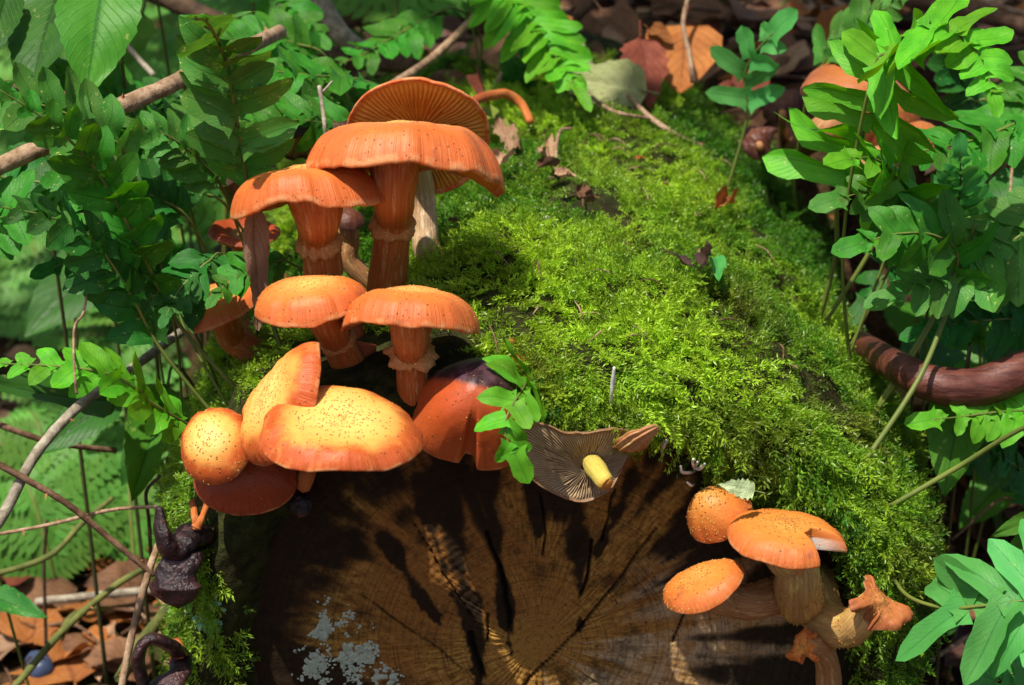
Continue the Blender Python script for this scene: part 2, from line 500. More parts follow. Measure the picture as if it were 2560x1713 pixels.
dx = k.math('SUBTRACT', sep.outputs[0], float(PITHX)); dz = k.math('SUBTRACT', sep.outputs[2], float(PITHZ))
ang = k.math('ARCTAN2', dz, dx)
rd = k.math('SQRT', k.math('ADD', k.math('MULTIPLY', dx, dx), k.math('MULTIPLY', dz, dz)))
pol = k.n('ShaderNodeCombineXYZ', {0: k.math('MULTIPLY', ang, 14.0), 1: k.math('MULTIPLY', rd, 60.0), 2: 0.0}).outputs[0]
ray_n = k.math('ADD', 0.5, k.math('MULTIPLY', k.math('SUBTRACT', k.noise(pol, 3.0, 4, 0.6), 0.5), k.ramp(rd, 0.003, 0.022)))
ringw = k.noise(k.n('ShaderNodeCombineXYZ', {0: k.math('MULTIPLY', ang, 1.2), 1: k.math('MULTIPLY', rd, 900.0), 2: 0.0}).outputs[0], 1.0, 3, 0.6)
fine = k.noise(ob, 700.0, 4, 0.7); med = k.noise(ob, 70.0, 5, 0.7); big = k.noise(ob, 18.0, 3)
st = k.attr('stain'); cr = k.attr('crack'); pl = k.attr('pale')
col = k.mix(k.ramp(ray_n, 0.32, 0.68), (0.19, 0.085, 0.017), (0.46, 0.25, 0.055))
col = k.mix(k.ramp(big, 0.4, 0.62, 0, 0.75), col, (0.27, 0.105, 0.024))
col = k.mix(k.math('MULTIPLY', pl, k.ramp(med, 0.35, 0.6, 0.1, 0.9)), col, (0.52, 0.38, 0.22))
col = k.mix(k.math('MULTIPLY', k.ramp(ringw, 0.5, 0.66), 0.42), col, (0.035, 0.018, 0.007))
col = k.mix(k.ramp(med, 0.50, 0.68, 0, 0.7), col, (0.035, 0.022, 0.009))
col = k.mix(k.ramp(fine, 0.56, 0.66, 0, 0.7), col, (0.025, 0.015, 0.008))
st2 = k.ramp(k.math('ADD', st, k.math('MULTIPLY', k.math('SUBTRACT', med, 0.5), 0.9)), 0.12, 0.88)
col = k.mix(k.math('MULTIPLY', st2, 0.95), col, k.mix(med, (0.007, 0.006, 0.004), (0.018, 0.011, 0.006)))
col = k.mix(cr, col, (0.006, 0.004, 0.003))
hgt = k.math('ADD', k.math('MULTIPLY', fine, 0.5), k.math('MULTIPLY', med, 1.0))
WOOD = k.done(col, 0.85, 0.15, k.bump(hgt, 0.6, 0.0016))
FF = grid_faces(NR, NA, True)
link('sawn_end', new_mesh('sawn_end', FV, FF, WOOD, attrs={'stain': stain.ravel(), 'crack': crack.ravel(), 'pale': pale.ravel()}), log_root)

allV = np.vstack([LV, FV]); allF = np.vstack([LF, FF + len(LV)])
BVH = BVHTree.FromPolygons(allV.tolist(), allF.tolist())
def hit(px, py):                            # a pixel on the log
    d = ray(px, py)
    h = BVH.ray_cast(Vector(CAM), Vector(d).normalized())
    if h[0] is None:
        return gpt(px, py), np.array([0, 0, 1.0])
    n = np.array(h[1]); n = n if np.dot(n, d) < 0 else -n
    return np.array(h[0]), n
def near_log(P):
    h = BVH.find_nearest(Vector(P))
    return np.array(h[0])

# ------------------------------------------------------------------ lichen crust on the sawn end
def lichen(name, regions, n, mat, label, seed=0, size=(0.0006, 0.0016)):
    rg = np.random.default_rng(seed)
    V, F = [], []
    RG = np.array(regions)[rg.integers(len(regions), size=n * 8)]
    t = rg.random(n * 8)
    Q = np.stack([RG[:, 0] + (RG[:, 2] - RG[:, 0]) * t, RG[:, 1] + (RG[:, 3] - RG[:, 1]) * t], 1) + rg.normal(size=(n * 8, 2)) * RG[:, 4:5]
    kp = fbm(np.stack([Q[:, 0] / 30, Q[:, 1] / 30, 0 * t], 1), 4, seed + 4, .7) > 0.06 + .1 * rg.random(n * 8)
    for px, py in Q[kp][:n]:
        p, nn = hit(px, py)
        s = rg.uniform(*size)
        a = unit(np.cross(nn, rg.normal(size=3))); b = np.cross(nn, a)
        i = len(V)
        V.append(p + nn * s * .9)
        for q in range(6):
            th = q * 1.047 + rg.random() * .6
            V.append(p + (a * math.cos(th) + b * math.sin(th)) * s * rg.uniform(.6, 1.2) + nn * s * rg.uniform(-.3, .35))
        F += [(i, i + 1 + q, i + 1 + (q + 1) % 6) for q in range(6)]
    return tag(link(name, new_mesh(name, V, F, mat, smooth=False)), label, 'lichen', kind='stuff')
k = NT('grey_lichen'); n1 = k.noise(k.obj(), 500.0, 3)
LICH = k.done(k.mix(n1, (0.27, 0.32, 0.24), (0.58, 0.63, 0.50)), 0.9, 0.1)
k = NT('mint_lichen'); n1 = k.noise(k.obj(), 500.0, 3)
LICH2 = k.done(k.mix(n1, (0.10, 0.30, 0.16), (0.30, 0.52, 0.34)), 0.9, 0.1)
lichen('lichen', [(830, 1540, 890, 1660, 26), (880, 1590, 940, 1713, 24), (770, 1650, 800, 1700, 16), (930, 1690, 980, 1700, 10), (800, 1570, 850, 1600, 14)], 2600, LICH, 'pale grey lichen crust speckling the dark sawn end of the log', 3, (0.0003, 0.0009))
lichen('lichen', [(485, 1530, 535, 1545, 12), (500, 1550, 530, 1520, 10)], 420, LICH2, 'small mint green leafy lichen tuft low on the mossy flank', 5, (0.0005, 0.0014))

# ================================================================== moss
def sprig(seed, L=0.0085, n=9, spread=1.0):
    rg = np.random.default_rng(seed)
    V, F = [], []
    def leaf(p, d, w, l):
        d = unit(d); s = unit(np.cross(d, rg.normal(size=3))) * w
        i = len(V)
        V.extend([p, p + d * l * .45 + s, p + d * l, p + d * l * .45 - s])
        F.append((i, i + 1, i + 2, i + 3))
    axis = np.array([1.0, 0, 0])
    bend = rg.uniform(-.5, .5)
    for i in range(n):
        t = (i + .5) / n
        p = np.array([L * t, bend * L * .3 * t * t, -L * .22 * t * t])
        for sd in (-1, 1):
            if rg.random() < .08: continue
            bl = L * (.40 * (1 - t) ** .6 + .10) * rg.uniform(.7, 1.2) * spread
            d = unit(np.array([rg.uniform(.55, .9), sd * rg.uniform(.7, 1.0), rg.uniform(-.15, .35)]))
            m = max(2, int(bl / 0.0009))
            for q in range(m):
                pp = p + d * bl * (q + .3) / m
                leaf(pp, d + rg.normal(size=3) * .38, 0.00022, 0.00165)
        leaf(p, axis + rg.normal(size=3) * .3, 0.00024, 0.0019)
        leaf(p, axis + rg.normal(size=3) * .5, 0.00024, 0.0017)
    return np.array(V), F
k = NT('moss')
tnt = k.attr('tint', 'INSTANCER'); rnd = k.rnd(); age = k.attr('age', 'INSTANCER')
col = k.mix(tnt, (0.060, 0.205, 0.012), (0.40, 0.60, 0.040))
col = k.mix(k.math('MULTIPLY', age, 0.85), col, (0.12, 0.11, 0.02))
col = k.hsv(col, 0.5, 1.0, k.math('ADD', 0.6, k.math('MULTIPLY', rnd, 0.8)))
MOSS = k.done(col, 0.42, 0.45, transl=0.38, tcol=k.hsv(col, 0.49, 1.05, 1.3))
proto = bpy.data.collections.new('moss_sprigs')
for s in range(9):
    V, F = sprig(s, L=(0.0078 if s < 4 else 0.0110 if s < 7 else 0.0150), n=(8 if s < 4 else 11 if s < 7 else 15), spread=(1.0 if s < 4 else .62 if s < 7 else .42))
    me = new_mesh('moss_sprig', V, F, MOSS, smooth=False)
    proto.objects.link(bpy.data.objects.new('moss_sprig', me))
def instancer(name, P, rot, scl, idx, coll, extra, label, cat):
    me = bpy.data.meshes.new(name)
    me.vertices.add(len(P)); me.vertices.foreach_set('co', np.asarray(P, np.float32).ravel())
    def at(nm, typ, key, v):
        a = me.attributes.new(nm, typ, 'POINT'); a.data.foreach_set(key, v)
    at('rot', 'FLOAT_VECTOR', 'vector', np.asarray(rot, np.float32).ravel())
    at('scl', 'FLOAT', 'value', np.asarray(scl, np.float32))
    at('var', 'INT', 'value', np.asarray(idx, np.int32))
    for kx, v in extra.items():
        at(kx, 'FLOAT', 'value', np.asarray(v, np.float32))
    o = link(name, me)
    g = bpy.data.node_groups.new(name + '_nodes', 'GeometryNodeTree')
    g.interface.new_socket('Geometry', in_out='INPUT', socket_type='NodeSocketGeometry')
    g.interface.new_socket('Geometry', in_out='OUTPUT', socket_type='NodeSocketGeometry')
    gi = g.nodes.new('NodeGroupInput'); go = g.nodes.new('NodeGroupOutput')
    ci = g.nodes.new('GeometryNodeCollectionInfo'); ci.inputs['Collection'].default_value = coll
    ci.inputs['Separate Children'].default_value = True; ci.inputs['Reset Children'].default_value = True
    ip = g.nodes.new('GeometryNodeInstanceOnPoints')
    ip.inputs['Pick Instance'].default_value = True
    def na(nm, typ):
        q = g.nodes.new('GeometryNodeInputNamedAttribute'); q.data_type = typ; q.inputs['Name'].default_value = nm
        return q.outputs['Attribute']
    L = g.links.new
    L(gi.outputs[0], ip.inputs['Points']); L(ci.outputs[0], ip.inputs['Instance'])
    L(na('var', 'INT'), ip.inputs['Instance Index'])
    e2r = g.nodes.new('FunctionNodeEulerToRotation')
    L(na('rot', 'FLOAT_VECTOR'), e2r.inputs[0]); L(e2r.outputs[0], ip.inputs['Rotation'])
    L(na('scl', 'FLOAT'), ip.inputs['Scale'])
    L(ip.outputs[0], go.inputs[0])
    md = o.modifiers.new('scatter', 'NODES'); md.node_group = g
    return tag(o, label, cat, kind='stuff')
def eulers(X, Z):
    X = X / np.linalg.norm(X, axis=1)[:, None]
    Y = np.cross(Z, X); Y /= np.linalg.norm(Y, axis=1)[:, None] + 1e-9
    Z = np.cross(X, Y)
    ry = np.arcsin(np.clip(-X[:, 2], -1, 1))
    return np.stack([np.arctan2(Y[:, 2], Z[:, 2]), ry, np.arctan2(X[:, 1], X[:, 0])], 1)
# lower edge of the moss curtain on the sawn end, traced over the rim
EDGE = np.array([[300, 1800], [560, 1700], [540, 1400], [520, 1300], [500, 1180], [520, 1060], [600, 960], [690, 890], [780, 810], [900, 820], [1010, 830], [1120, 850], [1210, 860], [1270, 925], [1330, 985], [1420, 1005], [1500, 1020], [1580, 1040], [1650, 1010], [1730, 1085], [1790, 1130], [1850, 1215], [1900, 1250], [2000, 1230], [2100, 1270], [2150, 1350], [2190, 1440], [2170, 1560], [2130, 1650], [2120, 1800]], float)
def inside_face(px):                          # True where bare wood shows
    x, y = px[:, 0], px[:, 1]
    n = len(EDGE); c = np.zeros(len(x), bool)
    for i in range(n):
        x0, y0 = EDGE[i]; x1, y1 = EDGE[(i + 1) % n]
        cond = ((y0 > y) != (y1 > y))
        with np.errstate(divide='ignore', invalid='ignore'):
            xi = (x1 - x0) * (y - y0) / (y1 - y0) + x0
        c ^= cond & (x < xi)
    return c
tri = np.vstack([allF[:, [0, 1, 2]], allF[:, [0, 2, 3]]])
A_, B_, C_ = allV[tri[:, 0]], allV[tri[:, 1]], allV[tri[:, 2]]
NN = np.cross(B_ - A_, C_ - A_); area = np.linalg.norm(NN, axis=1)
cen = (A_ + B_ + C_) / 3
w = area.copy()
w[(cen[:, 1] > 0.44)] = 0
w[cen[:, 2] < LCZ - 0.10] *= 0.4
w *= np.where(cen[:, 1] > 0.25, 0.75, 1.0)
N_MOSS = 62000
ti = RNG.choice(len(tri), N_MOSS, p=w / w.sum())
u, v = RNG.random(N_MOSS), RNG.random(N_MOSS)
fl = u + v > 1; u[fl] = 1 - u[fl]; v[fl] = 1 - v[fl]
MP = A_[ti] + (B_ - A_)[ti] * u[:, None] + (C_ - A_)[ti] * v[:, None]
MN = NN[ti] / area[ti][:, None]
rc = np.stack([MP[:, 0] - LCX, np.where(MP[:, 1] < .03, -0.06, 0 * MP[:, 1]), MP[:, 2] - LCZ], 1)
MN *= np.sign((MN * rc).sum(1))[:, None]
mpx = to_px(MP)
jit = np.stack([fbm(MP * 60, 3, 81), fbm(MP * 60, 3, 82)], 1) * 55
bare = inside_face(mpx + jit) & (MP[:, 1] < 0.06)
pocket = (mpx[:, 0] > 690) & (mpx[:, 0] < 1230) & (mpx[:, 1] > 800) & (MP[:, 1] < 0.04)
thin = fbm(MP * 28, 3, 91)
lowleft = (mpx[:, 0] < 640) & (mpx[:, 1] > 1180)
lowright = (mpx[:, 0] > 1700) & (mpx[:, 1] > 1280)
keep = ~bare & ~(pocket & (RNG.random(N_MOSS) < .92)) & ~((thin > 0.28) & (RNG.random(N_MOSS) < .55)) & ~(lowleft & (thin > .1) & (RNG.random(N_MOSS) < .5)) & ~(lowright & (thin > .1) & (RNG.random(N_MOSS) < .5))
MP, MN, mpx = MP[keep], MN[keep], mpx[keep]
M = len(MP)
down = np.array([0, -0.55, -0.85])
dt = down[None] - MN * (MN @ down)[:, None]
dt /= np.linalg.norm(dt, axis=1)[:, None] + .2
flow = np.stack([fbm(MP * 35, 2, 101), fbm(MP * 35, 2, 102), fbm(MP * 35, 2, 103)], 1)
front = sstep(0.07, 0.01, MP[:, 1])[:, None]
X = dt * (0.50 + .55 * front) + MN * (0.55 - .28 * front) + flow * 1.1 + RNG.normal(size=(M, 3)) * .33
Zv = MN + RNG.normal(size=(M, 3)) * .35
rot = eulers(X, Zv)
tint = np.clip(0.56 + fbm(MP * 14, 3, 111) * 1.0 + RNG.normal(size=M) * .16 - sstep(0.04, .14, MP[:, 0]) * .55 - sstep(.2, .36, MP[:, 1]) * .3 - sstep(700, 520, mpx[:, 0]) * sstep(1050, 1250, mpx[:, 1]) * .4, 0, 1)  # right flank, back and lower left tinted darker: shade put into the moss colour
agev = np.clip(sstep(0.15, .6, fbm(MP * 22, 3, 121)) * .9 + RNG.normal(size=M) * .1, 0, 1)
edge_h = sstep(0.0, -0.006, MP[:, 1])
scl = RNG.uniform(.65, 1.3, M) * (1 + .25 * front[:, 0])
var = np.where(RNG.random(M) < .25 + .4 * front[:, 0], RNG.integers(4, 7, M), RNG.integers(0, 4, M))
# fringe of longer strands hanging over the edge of the sawn end
FE = catmull(EDGE[12:27], 300)
fi = RNG.integers(0, 300, 2600)
fx = FE[fi] + RNG.normal(size=(2600, 2)) * 16 + np.array([0, -22])
FPs, FNs = [], []
for q in fx:
    h_, n_ = hit(q[0], q[1])
    if h_[1] < .05 and not (1630 < q[0] < 1800 and RNG.random() < .75): FPs.append(h_); FNs.append(n_)
FPs, FNs = np.array(FPs), np.array(FNs); nf = len(FPs)
Xf = np.array([0, -.55, -.75]) + FNs * .35 + RNG.normal(size=(nf, 3)) * .38
MP = np.vstack([MP, FPs]); MN = np.vstack([MN, FNs]); rot = np.vstack([rot, eulers(Xf, FNs + RNG.normal(size=(nf, 3)) * .4)])
scl = np.r_[scl, RNG.uniform(.6, 1.25, nf)]; var = np.r_[var, RNG.integers(5, 9, nf)]
tint = np.r_[tint, np.clip(.62 + RNG.normal(size=nf) * .2 - sstep(.06, .13, FPs[:, 0]) * .4, 0, 1)]; agev = np.r_[agev, np.clip(RNG.normal(size=nf) * .22 + .12, 0, 1)]  # right end of the fringe tinted darker, flank shade in its colour
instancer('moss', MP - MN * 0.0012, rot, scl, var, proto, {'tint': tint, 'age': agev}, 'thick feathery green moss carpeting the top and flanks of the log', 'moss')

# ================================================================== mushroom materials
def m_cap(name, rim, mid, cen, specks=1.0, rimw=(0.72, 0.36, 0.16), top_dark=None, rough=0.5, blush=0.5, band=(0.62, 0.98)):
    k = NT(name)
    ob = k.obj(); r = k.attr('rad'); fl = k.attr('flesh'); th = k.attr('ang')
    n1 = k.noise(ob, 45.0, 4, 0.6); n2 = k.noise(ob, 160.0, 4, 0.65); n3 = k.noise(ob, 18.0, 2)
    rj = k.math('ADD', r, k.math('MULTIPLY', k.math('SUBTRACT', n1, 0.5), 0.5))
    col = k.mix(k.ramp(rj, 0.18, 0.72), cen, mid)
    col = k.mix(k.ramp(rj, *band), col, rim)
    col = k.mix(k.ramp(n3, 0.48, 0.68, 0, blush), col, rim)
    col = k.mix(k.ramp(n2, 0.45, 0.75, 0, 0.35), col, tuple(min(1, q * 1.25) for q in mid))
    if top_dark:
        hz = k.attr('dark')
        hn = k.math('ADD', hz, k.math('MULTIPLY', k.math('SUBTRACT', n1, 0.5), 0.5))
        col = k.mix(k.ramp(hn, 0.35, 0.75), col, k.mix(k.ramp(n2, .4, .65), (0.028, 0.010, 0.014), top_dark))
    # radial striae near the margin
    pol = k.n('ShaderNodeCombineXYZ', {0: k.math('MULTIPLY', th, 30.0), 1: k.math('MULTIPLY', r, 1.5), 2: 0.0}).outputs[0]
    stn = k.noise(pol, 1.0, 2)
    str_m = k.math('MULTIPLY', k.ramp(stn, 0.35, 0.65), k.ramp(r, 0.80, 0.97))
    col = k.mix(k.math('MULTIPLY', str_m, 0.30), col, tuple(min(1, q * 1.5 + 0.05) for q in rim))
    # small dark scales, densest towards the centre
    if specks:
        vor = k.n('ShaderNodeTexVoronoi', {'Vector': ob, 'Scale': 950.0, 'Randomness': 1.0})
        keep = k.n('ShaderNodeSeparateColor', {0: vor.outputs['Color']}).outputs[0]
        dens = k.math('MULTIPLY', k.ramp(r, 0.15, 0.85, 0.60, 0.06), specks)
        m = k.math('MULTIPLY', k.ramp(vor.outputs['Distance'], 0.24, 0.40, 1, 0), k.math('LESS_THAN', keep, dens))
        col = k.mix(k.math('MULTIPLY', m, 0.82), col, (0.10, 0.028, 0.010))
        h0 = m
    else:
        h0 = 0.0
    # brown blemishes
    bl = k.noise(k.mapping(ob, (1, 1, 1), (3, 7, 2)), 60.0, 3, .6)
    col = k.mix(k.ramp(bl, 0.60, 0.74, 0, 0.45), col, (0.12, 0.03, 0.02))
    col = k.mix(k.math('MULTIPLY', k.ramp(r, 0.985, 1.0), k.ramp(n2, 0.42, 0.62, 0.0, 0.6)), col, rimw)
    fibr = k.noise(k.n('ShaderNodeCombineXYZ', {0: k.math('MULTIPLY', th, 70.0), 1: k.math('MULTIPLY', r, 9.0), 2: 0.0}).outputs[0], 1.0, 3, .6)
    col = k.mix(k.math('MULTIPLY', k.ramp(fibr, .5, .75), k.ramp(r, .15, .4, 0, .12)), col, tuple(q * .55 for q in rim))
    col = k.mix(fl, col, (0.80, 0.70, 0.60))
    n4 = k.noise(ob, 900.0, 3, .7)
    h = k.math('ADD', k.math('ADD', k.math('ADD', k.math('MULTIPLY', n2, 0.6), k.math('MULTIPLY', n4, .35)), k.math('MULTIPLY', str_m, 0.3)), k.math('MULTIPLY', h0, 0.6))
    return k.done(col, rough, 0.35, k.bump(h, 0.5, 0.0008), sss=0.25, sss_r=(0.003, 0.0010, 0.0004), transl=0.06)
CAP_O = m_cap('cap_orange', (0.54, 0.118, 0.022), (0.66, 0.19, 0.038), (0.84, 0.40, 0.10))
CAP_G = m_cap('cap_golden', (0.47, 0.085, 0.014), (0.78, 0.36, 0.075), (0.88, 0.52, 0.15), 1.25, blush=0.2, band=(0.60, 0.86))
CAP_R = m_cap('cap_red_brown', (0.30, 0.045, 0.012), (0.34, 0.058, 0.014), (0.36, 0.07, 0.016), 0.5)
CAP_P = m_cap('cap_purple_top', (0.50, 0.10, 0.022), (0.46, 0.080, 0.018), (0.34, 0.05, 0.016), 0.15, top_dark=(0.085, 0.035, 0.055), rough=0.42)
CAP_S = m_cap('cap_scaly', (0.52, 0.13, 0.024), (0.60, 0.19, 0.032), (0.64, 0.26, 0.048), 1.0)
CAP_B = m_cap('cap_brown_orange', (0.30, 0.085, 0.025), (0.40, 0.13, 0.035), (0.44, 0.17, 0.05), 0.4)
CAP_K = m_cap('cap_tan_brown', (0.20, 0.11, 0.05), (0.26, 0.14, 0.07), (0.3, 0.16, 0.08), 0.3, rimw=(.30, .19, .10))
CAP_D = m_cap('cap_dark_brown', (0.06, 0.018, 0.012), (0.10, 0.03, 0.018), (0.12, 0.04, 0.02), 0.3, rimw=(.15, .08, .05))
def m_gill(name, a, b, c):
    k = NT(name)
    ob = k.obj(); g = k.attr('gill'); r = k.attr('rad')
    n1 = k.noise(ob, 70.0, 4); n2 = k.noise(ob, 300.0, 3)
    col = k.mix(g, b, a)
    col = k.mix(k.ramp(n1, 0.5, 0.7, 0, 0.5), col, c)
    col = k.mix(k.math('MULTIPLY', k.ramp(n2, 0.5, 0.7, 0, 0.4), g), col, tuple(min(1, q * 1.5) for q in a))
    return k.done(col, 0.6, 0.2, k.bump(n2, 0.2, 0.0003), transl=0.28)
GILL_O = m_gill('gills_orange', (0.80, 0.33, 0.055), (0.55, 0.15, 0.016), (0.62, 0.20, 0.026))
GILL_L = m_gill('gills_sunlit_orange', (0.92, 0.46, 0.085), (0.74, 0.25, 0.030), (0.80, 0.30, 0.040))  # lighter copy of the orange gills, sun glow put into the colour
GILL_P = m_gill('gills_pale', (0.55, 0.32, 0.17), (0.30, 0.13, 0.055), (0.38, 0.19, 0.09))
GILL_B = m_gill('gills_brown', (0.60, 0.43, 0.25), (0.26, 0.16, 0.085), (0.36, 0.22, 0.11))
def m_stem(name, a, b, pale, base, streak=1.0, scale=1.0):
    k = NT(name)
    uv = k.uv()
    sep = k.n('ShaderNodeSeparateXYZ', {0: uv})
    ob = k.obj()
    st = k.noise(k.mapping(uv, (3.0, 46.0, 1)), 1.0, 4, 0.6)
    st2 = k.noise(k.mapping(uv, (6.0, 20.0, 1), (4, 4, 0)), 1.0, 4, 0.7)
    n2 = k.noise(ob, 420.0, 3); n1 = k.noise(ob, 80.0, 3)
    col = k.mix(k.ramp(st, 0.35, 0.65), a, b)
    col = k.mix(k.math('MULTIPLY', k.ramp(st2, 0.52, 0.66), 0.75 * streak), col, pale)
    col = k.mix(k.ramp(k.math('ADD', sep.outputs[0], k.math('MULTIPLY', k.math('SUBTRACT', n1, .5), .4)), 0.35, 0.02, 0, 0.8), col, base)
    col = k.mix(k.ramp(n2, 0.55, 0.75, 0, 0.35), col, tuple(q * 0.4 for q in a))
    return k.done(col, 0.6, 0.25, k.bump(k.math('ADD', st, k.math('MULTIPLY', n2, .5)), 0.55, 0.0010))
STM_O = m_stem('stem_orange', (0.46, 0.110, 0.022), (0.58, 0.18, 0.042), (0.68, 0.36, 0.14), (0.26, 0.055, 0.016))
STM_B = m_stem('stem_brown', (0.34, 0.145, 0.055), (0.46, 0.23, 0.10), (0.60, 0.44, 0.19), (0.18, 0.08, 0.035))
STM_P = m_stem('stem_pale', (0.45, 0.25, 0.13), (0.62, 0.45, 0.26), (0.80, 0.70, 0.50), (0.42, 0.24, 0.10), 1.2)
STM_Y = m_stem('stem_scaly_yellow', (0.40, 0.21, 0.075), (0.54, 0.33, 0.11), (0.66, 0.54, 0.15), (0.46, 0.35, 0.08), 1.1)
STM_G = m_stem('stem_greenish_yellow', (0.52, 0.40, 0.07), (0.60, 0.50, 0.11), (0.62, 0.52, 0.16), (0.55, 0.16, 0.02), 0.4)
RING = m_stem('ring_veil', (0.52, 0.19, 0.05), (0.62, 0.28, 0.09), (0.76, 0.48, 0.2), (0.5, 0.2, 0.06))
k = NT('rotten_flesh'); ob = k.obj(); n1 = k.noise(ob, 90.0, 5, .7); n2 = k.noise(ob, 40.0, 3)
col = k.mix(k.ramp(n1, .4, .6), (0.012, 0.006, 0.008), (0.045, 0.016, 0.018))
col = k.mix(k.ramp(n2, .60, .70, 0, .8), col, (0.28, 0.055, 0.012))
ROT = k.done(k.mix(k.ramp(n1, .5, .7, 0, .6), col, (0.075, 0.022, 0.022)), k.ramp(n2, .35, .65, .16, .5), 0.5, k.bump(k.math('ADD', n1, k.noise(ob, 400.0, 4, .7)), .7, .002))
k = NT('fungus_scales'); SCALE_Y = k.done(k.mix(k.rnd(), (0.66, 0.42, 0.13), (0.7, 0.45, 0.15)), 0.7, 0.2)
k = NT('fungus_scales_dark'); SCALE_D = k.done(k.mix(k.noise(k.obj(), 300.0), (0.30, 0.09, 0.02), (0.55, 0.25, 0.07)), 0.7, 0.2)
k = NT('white_fungus'); SNUFF = k.done(k.mix(k.ramp(k.noise(k.obj(), 200.0), .4, .6), (0.55, 0.53, 0.50), (0.75, 0.73, 0.70)), 0.7, 0.2)
k = NT('slug_black_mark'); SLIME = k.done(k.mix(k.noise(k.obj(), 300.0), (0.02, 0.02, 0.03), (0.10, 0.10, 0.13)), 0.2, 0.6)

# ================================================================== mushroom shapes
P_FLAT = [(0, .27), (.12, .275), (.28, .235), (.5, .225), (.7, .19), (.86, .10), (.96, -.02), (1.0, -.13), (.975, -.165), (.93, -.13)]
P_A = [(0, .35), (.12, .355), (.28, .325), (.5, .315), (.7, .265), (.86, .15), (.96, -.02), (1.0, -.17), (.975, -.21), (.93, -.17)]
P_DOME = [(0, .52), (.2, .50), (.4, .44), (.6, .33), (.78, .17), (.91, .0), (.98, -.16), (1.0, -.27), (.97, -.30), (.92, -.26)]
P_DISC = [(0, .12), (.1, .125), (.25, .15), (.45, .155), (.65, .14), (.82, .08), (.94, -.02), (1.0, -.12), (.98, -.15), (.93, -.12)]
P_BELL = [(0, .85), (.2, .82), (.4, .72), (.58, .56), (.74, .34), (.88, .08), (.97, -.15), (1.0, -.30), (.96, -.33), (.91, -.28)]
def basis(axis, roll=0.0):
    a = unit(axis)
    x = np.array([1.0, 0, 0]); x = unit(x - a * np.dot(x, a))
    y = np.cross(a, x)
    c, s = math.cos(roll), math.sin(roll)
    return np.stack([x * c + y * s, -x * s + y * c, a], 1)      # columns
class Cap:
    def __init__(self, R, prof=P_FLAT, seed=0, wave=(), rwave=(), fn=None, na=168, lump=0.02, ell=1.0, notch=(), droop=0.0):
        self.R, self.seed, self.fn, self.lump, self.ell = R, seed, fn, lump, ell
        self.wave, self.rwave, self.na, self.notch, self.droop = wave, rwave, na, notch, droop
        self.prof = catmull(np.array(prof), 60)
    def deform(self, r, z, th):
        """unit-cap polar coordinates to local metres"""
        R = self.R
        rs = np.ones_like(th)
        for kk, amp, phs in self.rwave:
            rs = rs + amp * np.cos(kk * th + phs)
        flesh = np.zeros_like(r)
        for a0, wid, dep in self.notch:
            da = (th - a0 + np.pi) % (2 * np.pi) - np.pi
            jag = fbm(np.stack([th * 9, th * 0, r * 0 + 2.2], -1), 3, self.seed + 5) * .35
            m = sstep(wid, wid * .62, np.abs(da) + jag * wid)
            rs = rs * (1 - dep * m)
            flesh = np.maximum(flesh, m * sstep(.90, .93, r + 0 * th) * (dep > .51))
        rs = 1 + (rs - 1) * sstep(0.15, 0.9, r)
        zz = z.copy()
        for kk, amp, phs in self.wave:
            zz = zz + amp * np.cos(kk * th + phs) * r ** 2.2
        rr = r * rs
        x, y = rr * np.cos(th), rr * np.sin(th) * self.ell
        nz = fbm(np.stack([x * 2.2, y * 2.2, z * 1.2 + self.seed], -1), 3, self.seed) * self.lump
        nz2 = fbm(np.stack([np.cos(th) * 3.2, np.sin(th) * 3.2, 0 * th + self.seed], -1), 3, self.seed + 3) * sstep(.6, 1.0, r) * self.lump
        zz = zz + nz + nz2
        x = x * (1 + nz2 * .8); y = y * (1 + nz2 * .8)
        if self.fn is not None:
            x, y, zz = self.fn(x, y, zz)
        return np.stack([x, y, zz], -1) * R, flesh
    def top(self):
        n = len(self.prof); th = np.linspace(0, 2 * np.pi, self.na, endpoint=False)
        r = np.repeat(self.prof[:, 0][:, None], self.na, 1); z = np.repeat(self.prof[:, 1][:, None], self.na, 1)
        T = np.repeat(th[None], n, 0)
        V, fl = self.deform(np.clip(r, 0, 2), z, T)
        kk = np.argmax(self.prof[:, 0])
        rad = r.copy(); rad[kk:] = 1.0
        return V, rad, T, fl
    def under(self, ngill=70, depth=.05, r_in=.16, z_in=.04, nr=16):
        r1, z1 = self.prof[-1]
        s = np.linspace(0, 1, nr)
        r = r1 + .012 - (r1 - r_in) * s
        z = z1 + (z_in - z1) * (s ** .8)
        m = ngill * 4
        th = np.linspace(0, 2 * np.pi, m, endpoint=False)
        RR = np.repeat(r[:, None], m, 1); ZZ = np.repeat(z[:, None], m, 1); T = np.repeat(th[None], nr, 0)
        pat = np.tile([0, .55, 1.0, .55], ngill)
        rg = np.random.default_rng(self.seed)
        lenf = np.repeat(np.where(np.arange(ngill) % 2 == 0, 1.0, rg.uniform(.35, .8, ngill)), 4)      # short gills between long ones
        g = pat[None] * sstep(-.05, .12, s)[:, None] * (s[:, None] < lenf[None])
        env = np.sin(np.pi * np.clip(s * .85 + .1, 0, 1))[:, None]
        jitter = (rg.random(m) - .5)[None] * .35 * 2 * np.pi / m + fbm(np.stack([T * 3, RR * 4, 0 * T], -1), 2, self.seed) * .03
        V, _ = self.deform(RR, ZZ - g * depth * env, T + jitter)
        return V, RR, g, T
